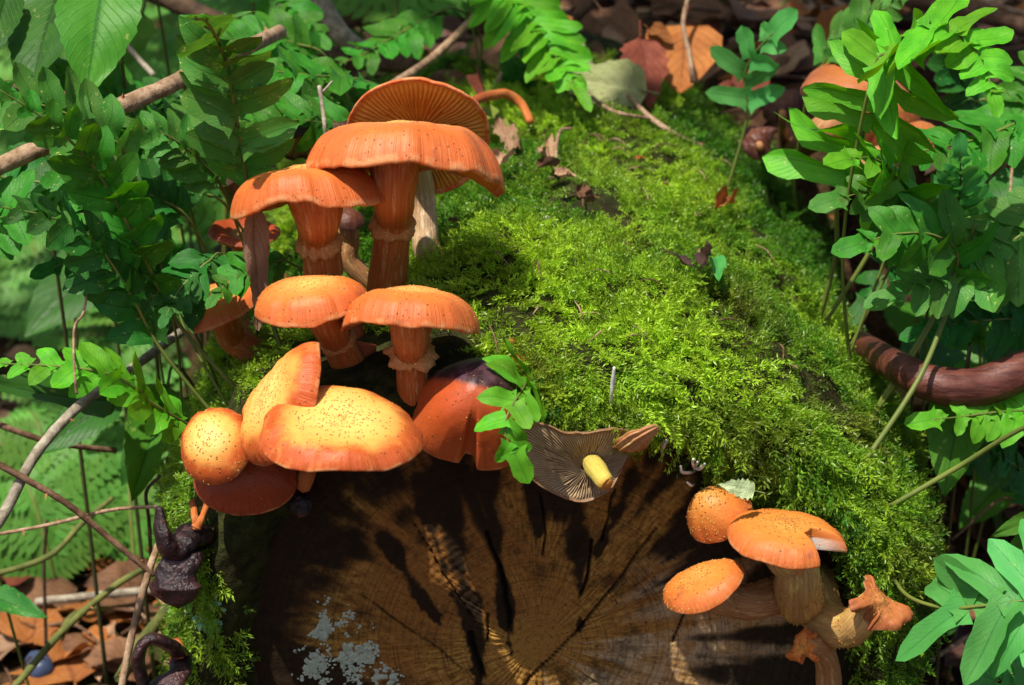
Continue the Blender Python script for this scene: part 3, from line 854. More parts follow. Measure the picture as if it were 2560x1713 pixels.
def build_cap(root, cap, M, o, mat, gill=None, gkw=None, scales=0, smat=None, dark=None):
    V, rad, th, fl = cap.top()
    n, na = V.shape[:2]
    W = V @ M.T + o
    attrs = {'rad': rad.ravel(), 'ang': th.ravel(), 'flesh': fl.ravel()}
    if dark is not None:
        attrs['dark'] = dark(V / cap.R).ravel()
    c = link('cap', new_mesh('cap', W.reshape(-1, 3), grid_faces(n, na, True), mat, attrs=attrs), root)
    gk = dict(gkw or {})
    U, r, g, t2 = cap.under(**gk)
    Wu = U @ M.T + o
    gl = link('gills', new_mesh('gills', Wu.reshape(-1, 3), grid_faces(*U.shape[:2], True), gill or GILL_O, attrs={'gill': g.ravel(), 'rad': r.ravel()}), c)
    if scales:
        rg = np.random.default_rng(cap.seed + 50)
        VV, FF = [], []
        for _ in range(scales):
            i = rg.integers(2, 44); j = rg.integers(0, na)
            p = W[i, j]; e1 = unit(W[i + 1, j] - p); e2 = unit(W[i, (j + 1) % na] - p); nn = np.cross(e1, e2)
            if np.dot(nn, M[:, 2]) < 0 and cap.prof[i, 0] < .9: nn = -nn
            nn = unit(nn); s = rg.uniform(.0002, .00055)
            q = len(VV); a = rg.normal(size=2); a /= np.linalg.norm(a)
            d = e1 * abs(a[0]) + e2 * a[1]
            sd = unit(np.cross(d, nn))
            VV += [p - nn * s * .1 - sd * s * .35, p - nn * s * .1 + sd * s * .35, p + d * s * 1.1 + nn * s * rg.uniform(.3, .9), p + nn * s * .35]
            FF += [(q, q + 1, q + 2), (q, q + 2, q + 3), (q + 1, q + 3, q + 2)]
        tag(link('scales', new_mesh('scales', VV, FF, smat or SCALE_D, smooth=False), c), kind='stuff')
    return c
def ring_geo(P, T, N, B, i, r, flare, drop, seed, up=False, n=72):
    rg = np.random.default_rng(seed)
    th = np.linspace(0, 2 * np.pi, n, endpoint=False)
    rag = fbm(np.stack([np.cos(th) * 4, np.sin(th) * 4, 0 * th + seed], -1), 3, seed)
    rag2 = rg.random(n)
    rows = []
    for q, s in enumerate(np.linspace(0, 1, 6)):
        rad = r * (1.0 + (flare - 1) * s ** 1.6 * (1 + .9 * rag))
        off = -drop * s * (1 + 1.1 * rag + (.45 * rag2 if q == 5 else 0)) + drop * .7 * rag
        rows.append(P[i] + (N[i][None] * np.cos(th)[:, None] + B[i][None] * np.sin(th)[:, None]) * rad[:, None] + T[i][None] * np.broadcast_to(off, (n,))[:, None])
    V = np.array(rows)
    th2 = .0004
    return V
def mushroom(label, cat_group, capspec, stem, base_name='mushroom', axis=(0, 0, 1), cat='mushroom'):
    """capspec: dict(px,py,y,Rpx,...); stem: list of (px,py,y) from base upwards, radii in px"""
    cs = capspec
    o = PX(cs['px'], cs['py'], cs['y'])
    R = cs['R'] * mpp(cs['y'])
    M = basis(axis, cs.get('roll', 0.0))
    pts = [np.asarray(PX(*q) if len(q) == 3 else q[0]) for q in stem['pts']]
    if stem.get('root', True) == 'ground':
        q = gpt(stem['pts'][0][0], stem['pts'][0][1]); pts[0] = q - np.array([0, 0, .006])
    elif stem.get('root', True):
        p0 = near_log(pts[0])
        if np.linalg.norm(p0 - pts[0]) > .001:
            pts = [p0 - unit(pts[0] - p0) * .004] + pts
    off = np.array(cs.get('off', (0, 0)))
    top = o + M @ np.array([off[0] * R, off[1] * R, .0 * R])
    pts = pts + [o + M @ np.array([off[0] * R, off[1] * R, -.40 * R]), top] if stem.get('join', True) else pts
    root = empty(base_name, pts[0])
    tag(root, label, cat, cat_group)
    sc = mpp(cs['y'])
    rad = [q * sc for q in stem['r']]
    V, F, uv, Pc = tube_geo(pts, rad, n=44, sides=28, rough=.09, freq=130, seed=cs.get('seed', 1), cap=True, ridge=9, ridge_amp=.018)
    so = link('stem', new_mesh('stem', V, F, stem.get('mat', STM_O), uv), root)
    Pd = catmull(pts, 44); T, N, B = frames(Pd)
    rr = np.interp(np.linspace(0, 1, 44), np.linspace(0, 1, len(rad)), rad)
    if 'ring' in stem:
        t, flare, drop = stem['ring']
        i = int(t * 43)
        VR = ring_geo(Pd, T, N, B, i, rr[i] * .98, flare, drop * sc, cs.get('seed', 1))
        nr, nn = VR.shape[:2]
        ruv = np.stack(np.meshgrid(np.linspace(.4, .9, nr), np.linspace(0, 1, nn), indexing='ij'), -1).reshape(-1, 2)
        rm = new_mesh('ring', VR.reshape(-1, 3), grid_faces(nr, nn, True), RING, ruv)
        ro = link('ring', rm, so)
        md = ro.modifiers.new('thickness', 'SOLIDIFY'); md.thickness = .0004
    cap = Cap(R, cs.get('prof', P_FLAT), cs.get('seed', 1), cs.get('wave', ()), cs.get('rwave', ()), cs.get('fn'), lump=cs.get('lump', .03), ell=cs.get('ell', 1.0), notch=cs.get('notch', ()))
    build_cap(root, cap, M, o, cs.get('mat', CAP_O), cs.get('gill'), cs.get('gkw'), cs.get('scales', 120), cs.get('smat'), cs.get('dark'))
    if 'fleck' in stem:
        rg = np.random.default_rng(5)
        VV, FF = [], []
        for _ in range(stem['fleck']):
            i = rg.integers(2, int(43 * stem.get('fleck_to', .8))); th = rg.random() * 6.283
            nn = N[i] * math.cos(th) + B[i] * math.sin(th)
            p = Pd[i] + nn * rr[i] * .99; s = rg.uniform(.0005, .0013); sd = np.cross(T[i], nn); q = len(VV)
            VV += [p - sd * s * .5 - nn * s * .2, p + sd * s * .5 - nn * s * .2, p + T[i] * s * rg.uniform(.6, 1.6) + nn * s * rg.uniform(.3, 1.0)]
            FF.append((q, q + 1, q + 2))
        tag(link('scales', new_mesh('scales', VV, FF, SCALE_Y, smooth=False), so), kind='stuff')
    return root
HON = 'honey coloured mushrooms growing on the log'
D = dict
# ---- upper left tuft
mushroom('largest orange mushroom on a tall ringed stem, wide wavy cap above the others', HON,
    D(px=1016, py=392, y=.045, R=236, seed=3, prof=P_A, wave=[(2, .10, 3.3), (3, .04, 2.0), (5, .02, 1)], rwave=[(2, .03, 0), (3, .02, 1)], lump=.045, mat=CAP_O, scales=420, off=(-.12, -.05), gkw=D(ngill=95, depth=.045, r_in=.20, z_in=.06)),
    D(pts=[(968, 735, .068), (975, 640, .062), (985, 540, .055)], r=[50, 52, 47, 46, 52, 66], ring=(.60, 1.26, 20)), axis=(.03, .36, 1))
mushroom('orange mushroom tipped back behind the largest cap, showing its radiating gills', HON,
    D(px=1046, py=328, y=.100, R=172, seed=8, prof=P_DISC, wave=[(2, .04, 1), (3, .03, 0)], rwave=[(2, .02, 1)], lump=.03, mat=CAP_O, scales=60, gill=GILL_L, gkw=D(ngill=78, depth=.075, r_in=.14, z_in=-.02, nr=22)),
    D(pts=[(1065, 615, .095), (1062, 560, .098), (1058, 480, .100)], r=[36, 32, 30, 28, 30], mat=STM_P), axis=(.06, .92, .34))
mushroom('orange mushroom with drooping rim, half shaded by the largest cap beside it', HON,
    D(px=765, py=478, y=.035, R=180, seed=5, prof=P_A, wave=[(1, .04, 2.6), (2, .095, 3.3), (4, .03, 1)], rwave=[(2, .05, .2)], lump=.045, mat=CAP_O, scales=300, off=(.10, 0), gkw=D(ngill=85, depth=.05, r_in=.22, z_in=.05)),
    D(pts=[(815, 740, .05), (806, 650, .044), (792, 580, .04)], r=[50, 50, 47, 48, 56, 74], ring=(.58, 1.24, 22)), axis=(-.14, .22, 1))
mushroom('orange mushroom with curved red stem leaning left, below the two tall ones', HON,
    D(px=777, py=748, y=.000, R=139, seed=12, prof=P_A, wave=[(2, .06, .6), (3, .03, 1)], rwave=[(2, .04, 0)], lump=.04, mat=CAP_O, scales=260, smat=SCALE_Y, off=(.2, 0), gkw=D(ngill=70, depth=.05, r_in=.24, z_in=.04)),
    D(pts=[(900, 945, .018), (868, 905, .012), (842, 850, .008)], r=[48, 46, 43, 40, 42, 58], ring=(.64, 1.18, 14)), axis=(-.10, .10, 1))
mushroom('orange mushroom whose lifted rim shows gills and a frilly ring on its short stem', HON,
    D(px=1028, py=778, y=-.008, R=168, seed=17, prof=P_A, wave=[(2, .11, 3.2), (3, .055, 1.4), (5, .02, 0)], rwave=[(2, .03, 0)], lump=.035, mat=CAP_O, scales=380, smat=SCALE_Y, gill=GILL_P, gkw=D(ngill=78, depth=.06, r_in=.24, z_in=.05)),
    D(pts=[(1036, 1015, -.002), (1032, 955, -.005), (1028, 885, -.007)], r=[34, 40, 42, 40, 42, 48, 60], ring=(.66, 1.5, 17)), axis=(.05, .30, 1))
# ---- front shelf of caps
def fold(x, y, z):
    return x, y, z - .22 * np.maximum(x - .2, 0) ** 1.5
mushroom('long tilted golden cap standing on edge between two rounder caps', HON,
    D(px=700, py=1000, y=-.026, R=166, seed=21, prof=P_FLAT, wave=[(2, .10, .9), (3, .04, .3)], rwave=[(2, .06, 0)], lump=.05, mat=CAP_G, scales=200, roll=.5, gkw=D(ngill=70, depth=.05)),
    D(pts=[(790, 1010, .012), (765, 1010, -.006)], r=[30, 32, 32, 36]), axis=(-.78, -.25, .55))
mushroom('broad flat golden cap with dark specks, red rim facing out from the log', HON,
    D(px=853, py=1064, y=-.048, R=200, seed=25, prof=P_DISC, wave=[(1, .07, 2.0), (2, .045, 2.6), (4, .02, 0)], rwave=[(2, .045, .1), (3, .02, 1)], lump=.04, mat=CAP_G, scales=420, gkw=D(ngill=80, depth=.04)),
    D(pts=[(860, 1075, .012), (858, 1095, -.012)], r=[34, 36, 36, 40]), axis=(.03, -.20, .97))
mushroom('small shaded red cap tucked behind the broad flat golden cap', HON,
    D(px=850, py=1005, y=-.004, R=112, seed=27, prof=P_FLAT, lump=.04, mat=CAP_R, scales=0),
    D(pts=[(860, 1010, .012)], r=[22, 24, 28]), axis=(-.1, -.3, 1))
mushroom('round speckled golden cap at the lower left corner of the cluster', HON,
    D(px=532, py=1105, y=-.022, R=96, ell=1.18, seed=29, prof=P_DOME, rwave=[(2, .06, 1.0)], lump=.05, mat=CAP_G, scales=170, smat=SCALE_Y, gkw=D(ngill=60, depth=.05)),
    D(pts=[(600, 1090, .010), (575, 1110, -.008)], r=[28, 30, 32, 36]), axis=(-.25, -.56, .72))
mushroom('dark red smooth cap hanging in shadow beneath the golden caps', HON,
    D(px=612, py=1172, y=-.012, R=126, seed=33, prof=P_DOME, rwave=[(2, .06, 0), (3, .03, 1)], lump=.05, mat=CAP_R, scales=40, smat=SCALE_Y, gkw=D(ngill=60, depth=.05)),
    D(pts=[(640, 1180, .014), (632, 1195, .0)], r=[26, 28, 30, 34]), axis=(.12, -.62, .74))
mushroom('large reddish cap with purple black crown and torn lower edge behind small fern', HON,
    D(px=1190, py=1020, y=-.014, R=158, seed=37, prof=P_BELL, rwave=[(3, .05, 2), (2, .05, .3), (5, .03, 0)], wave=[(3, .05, 1)], lump=.06, mat=CAP_P, scales=60, smat=SCALE_Y, notch=[(-1.72, .16, .24)],
      dark=lambda V: sstep(-.05, .6, V[..., 1] * 1.2 + V[..., 0] * .35 + V[..., 2] * .35), gkw=D(ngill=60, depth=.04, z_in=.2)),
    D(pts=[(1200, 960, .02), (1195, 985, .004)], r=[34, 38, 40, 44]), axis=(.05, -.62, .70))
mushroom('narrow red cap wedged under the moss beside the purple crowned cap', HON,
    D(px=1296, py=915, y=.006, R=38, seed=39, prof=P_BELL, lump=.05, mat=CAP_R, scales=0, gkw=D(ngill=24, depth=.04, z_in=.2)),
    D(pts=[(1300, 905, .02)], r=[10, 12, 14]), axis=(.2, -.5, .8))
def ecc(x, y, z):
    q = np.clip(1 - x * x - y * y, 0, 1)
    return x + .30 * q, y + .24 * q, z
mushroom('brown gilled mushroom turned upside down against the sawn wood, yellow stem pointing out', None,
    D(px=1432, py=1122, y=-.020, R=158, seed=41, prof=P_DISC, ell=.72, wave=[(2, .10, .3), (3, .06, 1), (1, .05, .5)], rwave=[(2, .09, .8), (3, .10, 2.2), (5, .03, 1)], lump=.06, mat=CAP_K, scales=0, fn=ecc, gill=GILL_B, off=(.10, .12), roll=.30, gkw=D(ngill=100, depth=.038, r_in=.08, z_in=-.10, nr=24)),
    D(pts=[(1520, 1212, -.044), (1511, 1203, -.042), (1496, 1182, -.034), (1477, 1152, -.018)], r=[14, 21, 24, 25, 28, 24], mat=STM_G, root=False, join=False), axis=(-.16, .80, .10))

# ---- lower right tuft
mushroom('downy orange cap with a black slimy spot and a pale leaf resting on it', HON,
    D(px=1790, py=1280, y=-.014, R=86, seed=45, prof=P_BELL, rwave=[(2, .07, .6)], lump=.05, mat=CAP_S, scales=420, smat=SCALE_Y, gill=GILL_P, gkw=D(ngill=50, depth=.05, z_in=.2)),
    D(pts=[(1850, 1330, .012), (1815, 1315, .0)], r=[24, 24, 26, 30], mat=STM_P), axis=(-.50, -.28, .80))
mushroom('flat orange cap with a white bite out of its rim on a shaggy yellow stem', HON,
    D(px=1968, py=1338, y=-.034, R=152, seed=49, prof=P_FLAT, wave=[(2, .03, 1), (1, .05, 3.0)], rwave=[(2, .03, 0)], lump=.035, mat=CAP_S, scales=600, smat=SCALE_D, gill=GILL_P, notch=[(-.62, .42, .55)], gkw=D(ngill=70, depth=.05, z_in=.05)),
    D(pts=[(2010, 1500, .010), (1998, 1495, -.016), (1994, 1450, -.030), (1992, 1400, -.034)], r=[50, 72, 66, 56, 52, 58], mat=STM_Y, ring=(.74, 1.06, 12), fleck=420, fleck_to=.55), axis=(.06, .04, 1))
mushroom('smooth orange cap on a thick scaly stem that curves out sideways', HON,
    D(px=1756, py=1458, y=-.036, R=112, seed=53, prof=P_FLAT, wave=[(2, .06, .4)], rwave=[(2, .04, 1)], lump=.03, mat=CAP_S, scales=420, smat=SCALE_Y, gill=GILL_P, off=(.2, 0), gkw=D(ngill=60, depth=.05)),
    D(pts=[(2010, 1470, .008), (1950, 1485, -.012), (1880, 1505, -.026), (1825, 1500, -.032)], r=[48, 52, 50, 46, 46, 52, 58], mat=STM_B, fleck=240), axis=(-.42, .02, .86))
mushroom('broken mushroom with a bent scaly stem and torn pinkish cap remnant', None,
    D(px=2188, py=1508, y=-.034, R=84, seed=61, prof=P_FLAT, wave=[(2, .22, .5), (3, .12, 1)], rwave=[(2, .12, 0), (3, .12, 1), (7, .05, 0)], lump=.12, mat=CAP_B, scales=60, smat=SCALE_Y, gill=GILL_P, notch=[(2.6, .95, .50), (-2.0, .5, .42)], gkw=D(ngill=36, depth=.06, z_in=.0)),
    D(pts=[(2040, 1470, .0), (2060, 1545, -.014), (2115, 1572, -.026), (2150, 1550, -.032)], r=[56, 62, 58, 48, 40, 38], mat=STM_Y, fleck=360, fleck_to=.8), axis=(.50, -.35, .72))
mushroom('small eaten mushroom stub with ragged orange flesh below the bent broken one', None,
    D(px=2015, py=1618, y=-.030, R=50, seed=67, prof=P_FLAT, wave=[(2, .2, .5), (3, .15, 1)], rwave=[(2, .15, 0), (3, .15, 1), (7, .08, 0)], lump=.15, mat=CAP_S, scales=60, smat=SCALE_Y, gill=GILL_P, notch=[(.2, .9, .45), (-1.6, .4, .5)], gkw=D(ngill=28, depth=.06)),
    D(pts=[(2080, 1780, -.004), (2072, 1710, -.012), (2066, 1650, -.018), (2045, 1618, -.024)], r=[40, 38, 34, 32, 28, 26], mat=STM_B), axis=(-.66, -.55, .35))
# ---- behind the tuft, left
mushroom('orange mushroom half hidden by a drooping fern at the mossy left edge', HON,
    D(px=548, py=755, y=.075, R=118, seed=71, wave=[(2, .06, 1)], lump=.04, mat=CAP_O, scales=120, off=(-.05, 0), gkw=D(ngill=60, depth=.05)),
    D(pts=[(590, 850, .085), (570, 820, .08)], r=[40, 40, 36, 38, 50]), axis=(-.28, -.02, 1))
mushroom('dark red mushroom with upturned funnel cap behind the dry curled leaf', HON,
    D(px=610, py=585, y=.13, R=88, seed=75, prof=[(0, -.1), (.2, -.08), (.4, .0), (.6, .10), (.8, .16), (.93, .13), (1.0, .06), (.98, .02), (.93, .02)], lump=.05, mat=CAP_R, scales=0, gkw=D(ngill=50, depth=.04, z_in=-.4)),
    D(pts=[(600, 800, .13), (603, 700, .13), (605, 640, .13)], r=[24, 24, 24, 28, 40], mat=STM_B), axis=(.05, -.05, 1))
mushroom('dark brown withered cap deep in the shade behind the ferns', None,
    D(px=560, py=420, y=.17, R=120, seed=79, prof=P_DOME, lump=.08, mat=CAP_D, scales=0, gill=GILL_B, gkw=D(ngill=50, depth=.05)),
    D(pts=[(640, 640, .16), (610, 540, .165)], r=[24, 24, 24, 30], mat=STM_B), axis=(-.3, .2, .9))
mushroom('dark brown gilled cap behind the tipped back orange mushroom', None,
    D(px=800, py=330, y=.16, R=120, seed=83, prof=P_DOME, lump=.08, mat=CAP_D, scales=0, gill=GILL_B, gkw=D(ngill=50, depth=.05)),
    D(pts=[(850, 560, .14), (830, 450, .15)], r=[30, 28, 28, 34], mat=STM_B), axis=(-.1, .5, .8))
mushroom('small dark wet mushroom between the two tall orange stems', None,
    D(px=872, py=545, y=.085, R=40, seed=87, prof=P_DOME, lump=.08, mat=CAP_D, scales=0, gill=GILL_B, gkw=D(ngill=30, depth=.05)),
    D(pts=[(880, 660, .085), (876, 600, .085)], r=[26, 24, 22, 24], mat=STM_B), axis=(.1, -.2, .9))
# ---- back right tuft
mushroom('large orange curled cap leaning over behind the arching fern', 'mushrooms behind the arching fern',
    D(px=2170, py=255, y=.24, R=150, seed=91, prof=P_DOME, rwave=[(2, .10, 0), (3, .04, 1)], lump=.06, mat=CAP_B, scales=140, smat=SCALE_Y, ell=.9, gkw=D(ngill=60, depth=.05, z_in=.2)),
    D(root='ground', pts=[(1985, 370, .22), (2050, 330, .23), (2100, 305, .236)], r=[34, 36, 36, 38, 40, 46], mat=STM_B), axis=(.42, -.30, .80))
mushroom('thin brown curled cap half buried in litter beside the arching fern', 'mushrooms behind the arching fern',
    D(px=1955, py=255, y=.30, R=52, seed=93, prof=P_DOME, wave=[(2, .25, 1), (3, .15, 0)], lump=.15, mat=CAP_D, scales=0, gkw=D(ngill=40, depth=.05, z_in=.2)),
    D(root='ground', join=False, pts=[(1960, 330, .27), (1957, 300, .295), (1955, 268, .302)], r=[12, 10, 8], mat=STM_B), axis=(-.3, -.2, .9))
mushroom('small brown cap with ragged rim on the moss by the short fern stalk', 'mushrooms behind the arching fern',
    D(px=1895, py=345, y=.235, R=46, seed=95, prof=P_DOME, wave=[(2, .3, .6), (3, .2, 1)], lump=.15, mat=CAP_D, scales=0, rwave=[(3, .12, 0)], gkw=D(ngill=40, depth=.05, z_in=.2)),
    D(root='ground', join=False, pts=[(1915, 390, .24), (1902, 372, .236), (1897, 356, .237)], r=[12, 10, 8], mat=STM_B), axis=(-.4, -.3, .8))
mushroom('stout mushroom with thick yellow brown stem slanting up from the right flank', 'mushrooms behind the arching fern',
    D(px=2315, py=340, y=.215, R=58, seed=97, prof=P_DOME, lump=.08, mat=CAP_B, scales=60, gkw=D(ngill=40, depth=.05, z_in=.2)),
    D(root='ground', pts=[(2110, 450, .17), (2170, 425, .18), (2240, 385, .195)], r=[40, 42, 38, 34, 32, 36], mat=STM_B), axis=(.5, .1, .8))
# ---- rotten ones
def rotten(label, lobes, seed):
    P0 = near_log(PX(*lobes[0][0][0]))
    root = tag(empty('rotten_mushroom', P0), label, 'mushroom')
    for i, (pts, rad, flat, nm) in enumerate(lobes):
        P = [PX(*q) for q in pts]
        sc = mpp(pts[0][2])
        V, F, uv, _ = tube_geo(P, [r * sc for r in rad], n=64, sides=40, rough=.6, freq=85, seed=seed + i, flat=flat)
        link(nm, new_mesh(nm, V, F, ROT if nm != 'stem' else STM_O, uv), root)
rotten('blackened slimy rotten mushroom hanging off the left edge of the log', [
    ([(505, 1325, .012), (470, 1345, -.008), (430, 1370, -.014), (405, 1330, -.016), (398, 1270, -.014)], [36, 44, 46, 32, 12], .6, 'cap'),
    ([(470, 1340, .004), (450, 1400, -.014), (440, 1455, -.018), (445, 1505, -.020)], [44, 42, 48, 70, 36], .45, 'cap'),
    ([(520, 1330, .012), (500, 1335, .0)], [36, 30], .8, 'cap'),
    ([(482, 1255, .004), (486, 1290, -.006), (492, 1322, -.008)], [10, 9, 12], 1, 'stem'),
    ([(520, 1250, .004), (506, 1290, -.006), (490, 1318, -.008)], [10, 8, 12], 1, 'stem')], 201)
rotten('dark hollow rotten cap at the foot of the mossy left flank', [
    ([(455, 1640, .0), (420, 1610, -.012), (370, 1600, -.016), (345, 1650, -.018), (360, 1720, -.018)], [24, 30, 26, 28, 24], .6, 'cap'),
    ([(455, 1640, .0), (440, 1690, -.012), (400, 1740, -.016)], [24, 34, 40], .6, 'cap'),
    ([(440, 1600, .0), (452, 1640, -.006)], [14, 16], 1, 'stem')], 221)
rotten('thin dark stalk with shrivelled cap under the broad golden cap', [
    ([(775, 1140, .012), (768, 1180, -.006), (758, 1225, -.010)], [16, 20, 15], 1, 'stem'),
    ([(772, 1205, .004), (755, 1260, -.006), (735, 1272, -.008)], [18, 34, 20], .8, 'cap')], 231)
# dried brown husk beside the upside-down mushroom
V, F, uv, _ = tube_geo([near_log(PX(1560, 1130, .0)), PX(1572, 1115, -.022), PX(1605, 1092, -.028), PX(1642, 1070, -.028)], [q * mpp(0) for q in (26, 36, 30, 14)], n=44, sides=48, rough=.32, freq=170, seed=3, flat=.5, ridge=9, ridge_amp=.16)
tag(link('dried_mushroom', new_mesh('dried_mushroom', V, F, STM_B, uv)), 'shrivelled tan mushroom husk next to the upside down brown one', 'mushroom')
# candle-snuff fungus: white antler-like stalks
def snuff(label, strands):
    root = None
    for pts, r in strands:
        P = [PX(*q) for q in pts]
        sc = mpp(pts[0][2])
        if root is None:
            root = tag(empty('white_antler_fungus', P[0]), label, 'fungus', None)
            P[0] = near_log(P[0])
        link('stalk', new_mesh('stalk', *tube_geo(P, [q * sc for q in r], n=18, sides=8, rough=.15, freq=300)[:2], SNUFF), root)
snuff('single upright white tipped antler fungus above the upside down mushroom', [([(1523, 1040, .002), (1528, 1000, -.018), (1532, 955, -.021), (1536, 918, -.022)], [4, 3.5, 5.5, 3.5])])
snuff('curled white antler fungus with several prongs on the dark wood', [([(1738, 1170, .006), (1722, 1182, -.012), (1705, 1180, -.018), (1702, 1165, -.020)], [4, 4, 4, 2.5]), ([(1738, 1170, -.010), (1732, 1160, -.016), (1733, 1148, -.020)], [4, 4, 3]), ([(1738, 1170, -.010), (1750, 1172, -.016), (1762, 1160, -.019)], [5, 5, 3]), ([(1738, 1170, -.010), (1744, 1155, -.018)], [4, 3])])
snuff('small white crescent antler fungus beneath the pronged one', [([(1738, 1205, .006), (1728, 1214, -.012), (1718, 1206, -.016)], [3, 4, 2.5])])
snuff('stubby pale antler fungus near the dried husk', [([(1655, 1135, .006), (1658, 1118, -.014), (1668, 1100, -.018)], [4, 5, 5]), ([(1660, 1112, -.014), (1655, 1105, -.016)], [4, 3])])

# ================================================================== leaves
def leaflet_mesh(name, mat, seed, bend=0.2, fold=0.15, twist=0.0, base=0.66, tip=0.5, teeth=0.03, wav=0.03, rows=9):
    """unit leaflet along +x, half width up to 0.5 on y, faces +z"""
    rg = np.random.default_rng(seed)
    s = np.linspace(0, 1, rows)
    w = np.interp(s, [0, .12, .35, .6, .82, .94, 1.0], [base, .45, .45, .45, .36, .22, 0.04])
    w = w * (1 + teeth * np.where(np.arange(rows) % 2, 1, -1)) * rg.uniform(.93, 1.07, rows)
    c = [-1, -.5, 0, .5, 1]
    V, uv = [], []
    ph1 = rg.random() * 6
    for i, t in enumerate(s):
        z0 = -bend * t * t + wav * math.sin(t * 7 + ph1)
        tw = twist * t
        for q in c:
            y = q * w[i]
            z = fold * abs(q) * w[i] + wav * .8 * q * math.sin(t * 9 + ph1 * 2) * abs(q)
            y2 = y * math.cos(tw) - z * math.sin(tw); z2 = y * math.sin(tw) + z * math.cos(tw)
            V.append((t, y2, z0 + z2)); uv.append((t, .5 + q * .5))
    return new_mesh(name, V, grid_faces(rows, 5), mat, uv)
LEAF_SETS = {}
def leaf_set(mat):
    if mat.name not in LEAF_SETS:
        LEAF_SETS[mat.name] = [leaflet_mesh('leaflet', mat, i, bend=b, fold=f, twist=t, wav=wv) for i, (b, f, t, wv) in enumerate(
            [(.10, .10, .1, .02), (.22, .2, -.2, .03), (.35, .12, .3, .035), (.05, .25, .45, .03), (.28, .05, -.4, .045), (-.10, .15, .15, .03)])]
    return LEAF_SETS[mat.name]
def to_world(q):
    if len(q) == 3 and not isinstance(q, np.ndarray):
        return PX(*q)
    return np.asarray(q)
def foot(p, back=.03):                    # where a stalk under p is rooted: on the log or on the ground
    q = np.asarray(p) + np.array([.006, back, 0])
    h = BVH.ray_cast(Vector(q), Vector((0, 0, -1)))
    g = float(ground_z(q[0], q[1]))
    z = max(h[0].z, g) if h[0] is not None else g
    return np.array([q[0], q[1], z - .004])
def frond(label, pts, blade, lmax, mat, normal=(0, -.7, .7), pairs=11, srad=5, group='polypody fern fronds', stalk=None, ang=64, prof=None, width=1.0,
          root=None, seed=0, sides=(1, 1), taper=.45, jit=1.0, name='fern_frond'):
    """pts: (px,py,y) from base to tip; blade: start of the blade 0..1; lmax: leaflet length px"""
    rg = np.random.default_rng(seed + 1000)
    P = np.array([to_world(q) for q in pts])
    if root == 'log': P[0] = near_log(P[0]) - np.array([0, 0, .002])
    if root == 'ground': P[0][2] = min(P[0][2], float(ground_z(P[0][0], P[0][1])) - .003)
    C3 = catmull(P, 80)
    T = np.gradient(C3, axis=0); T /= np.linalg.norm(T, axis=1)[:, None]
    seg = np.r_[0, np.cumsum(np.linalg.norm(np.diff(C3, axis=0), axis=1))]
    ymean = float(np.mean(C3[int(blade * 79):, 1])); sc = mpp(ymean)
    o = tag(empty(name, C3[0]), label, 'fern', group)
    r = srad * sc * .5
    SP, SR = P, [r * 1.1, r, r * .9, r * .7, r * .35]
    if root is None:
        ft = foot(P[0]); md = P[0] * .55 + ft * .45 - unit(P[1] - P[0]) * .012
        SP = np.vstack([ft, md, P]); SR = [r * 1.1, r * 1.05, r, r * .9, r * .7, r * .35]
    V, F, uv, _ = tube_geo(SP, SR, n=48, sides=7)
    link('stalk', new_mesh('stalk', V, F, stalk or STEM_G, uv), o)
    L0, L1 = blade * seg[-1], seg[-1]
    n0 = unit(normal)
    meshes = leaf_set(mat)
    sp = (L1 - L0) / pairs
    pf = prof or ([0, .12, .35, .6, .8, .92, 1], [.72, .95, 1.0, .86, .58, .34, .18])
    def put(p, d, nrm, L, W, mi):
        d = unit(d); nrm = unit(nrm - d * np.dot(nrm, d)); y = np.cross(nrm, d)
        lf = bpy.data.objects.new('leaflet', meshes[mi]); C.objects.link(lf)
        lf.parent = o
        m = Matrix(((d[0] * L, y[0] * W, nrm[0] * L, p[0]), (d[1] * L, y[1] * W, nrm[1] * L, p[1]), (d[2] * L, y[2] * W, nrm[2] * L, p[2]), (0, 0, 0, 1)))
        lf.matrix_basis = Matrix.Translation(-o.location) @ m
    for i in range(pairs):
        for sd in (1, -1):
            if (sd == 1 and not sides[0]) or (sd == -1 and not sides[1]): continue
            if rg.random() < .03 * jit: continue
            t = (i + .5 + .25 * sd * .5 + rg.uniform(-.1, .1) * jit) / pairs
            s = L0 + t * (L1 - L0) * .985
            q = np.interp(s, seg, np.arange(80)); iq = min(int(q), 78); f = q - iq
            p = C3[iq] * (1 - f) + C3[iq + 1] * f; tt = unit(T[iq])
            nn = unit(n0 - tt * np.dot(n0, tt)); lat = np.cross(nn, tt) * sd
            a = math.radians((ang * (1 - .25 * t) if not isinstance(ang, tuple) else ang[0] + (ang[1] - ang[0]) * t) + rg.uniform(-7, 7) * jit)
            d = tt * math.cos(a) + lat * math.sin(a) + nn * rg.uniform(-.10, .22) * jit
            L = lmax * sc * np.interp(t, pf[0], pf[1]) * rg.uniform(.88, 1.10)
            W = min(sp * 1.42 * width, L * .66)
            put(p - d * L * .02, d, nn + rg.normal(size=3) * .14 * jit, L, W, rg.integers(len(meshes)))
    put(C3[-2] - T[-1] * sp * .2, T[-1], n0, max(sp * 1.6, lmax * sc * taper), sp * 1.0, 0)
    return o
FR = frond
POLY = 'polypody fern fronds'
UPL = 'upright polypody frond standing beside the drooping orange cap, yellowish spotted stalk'
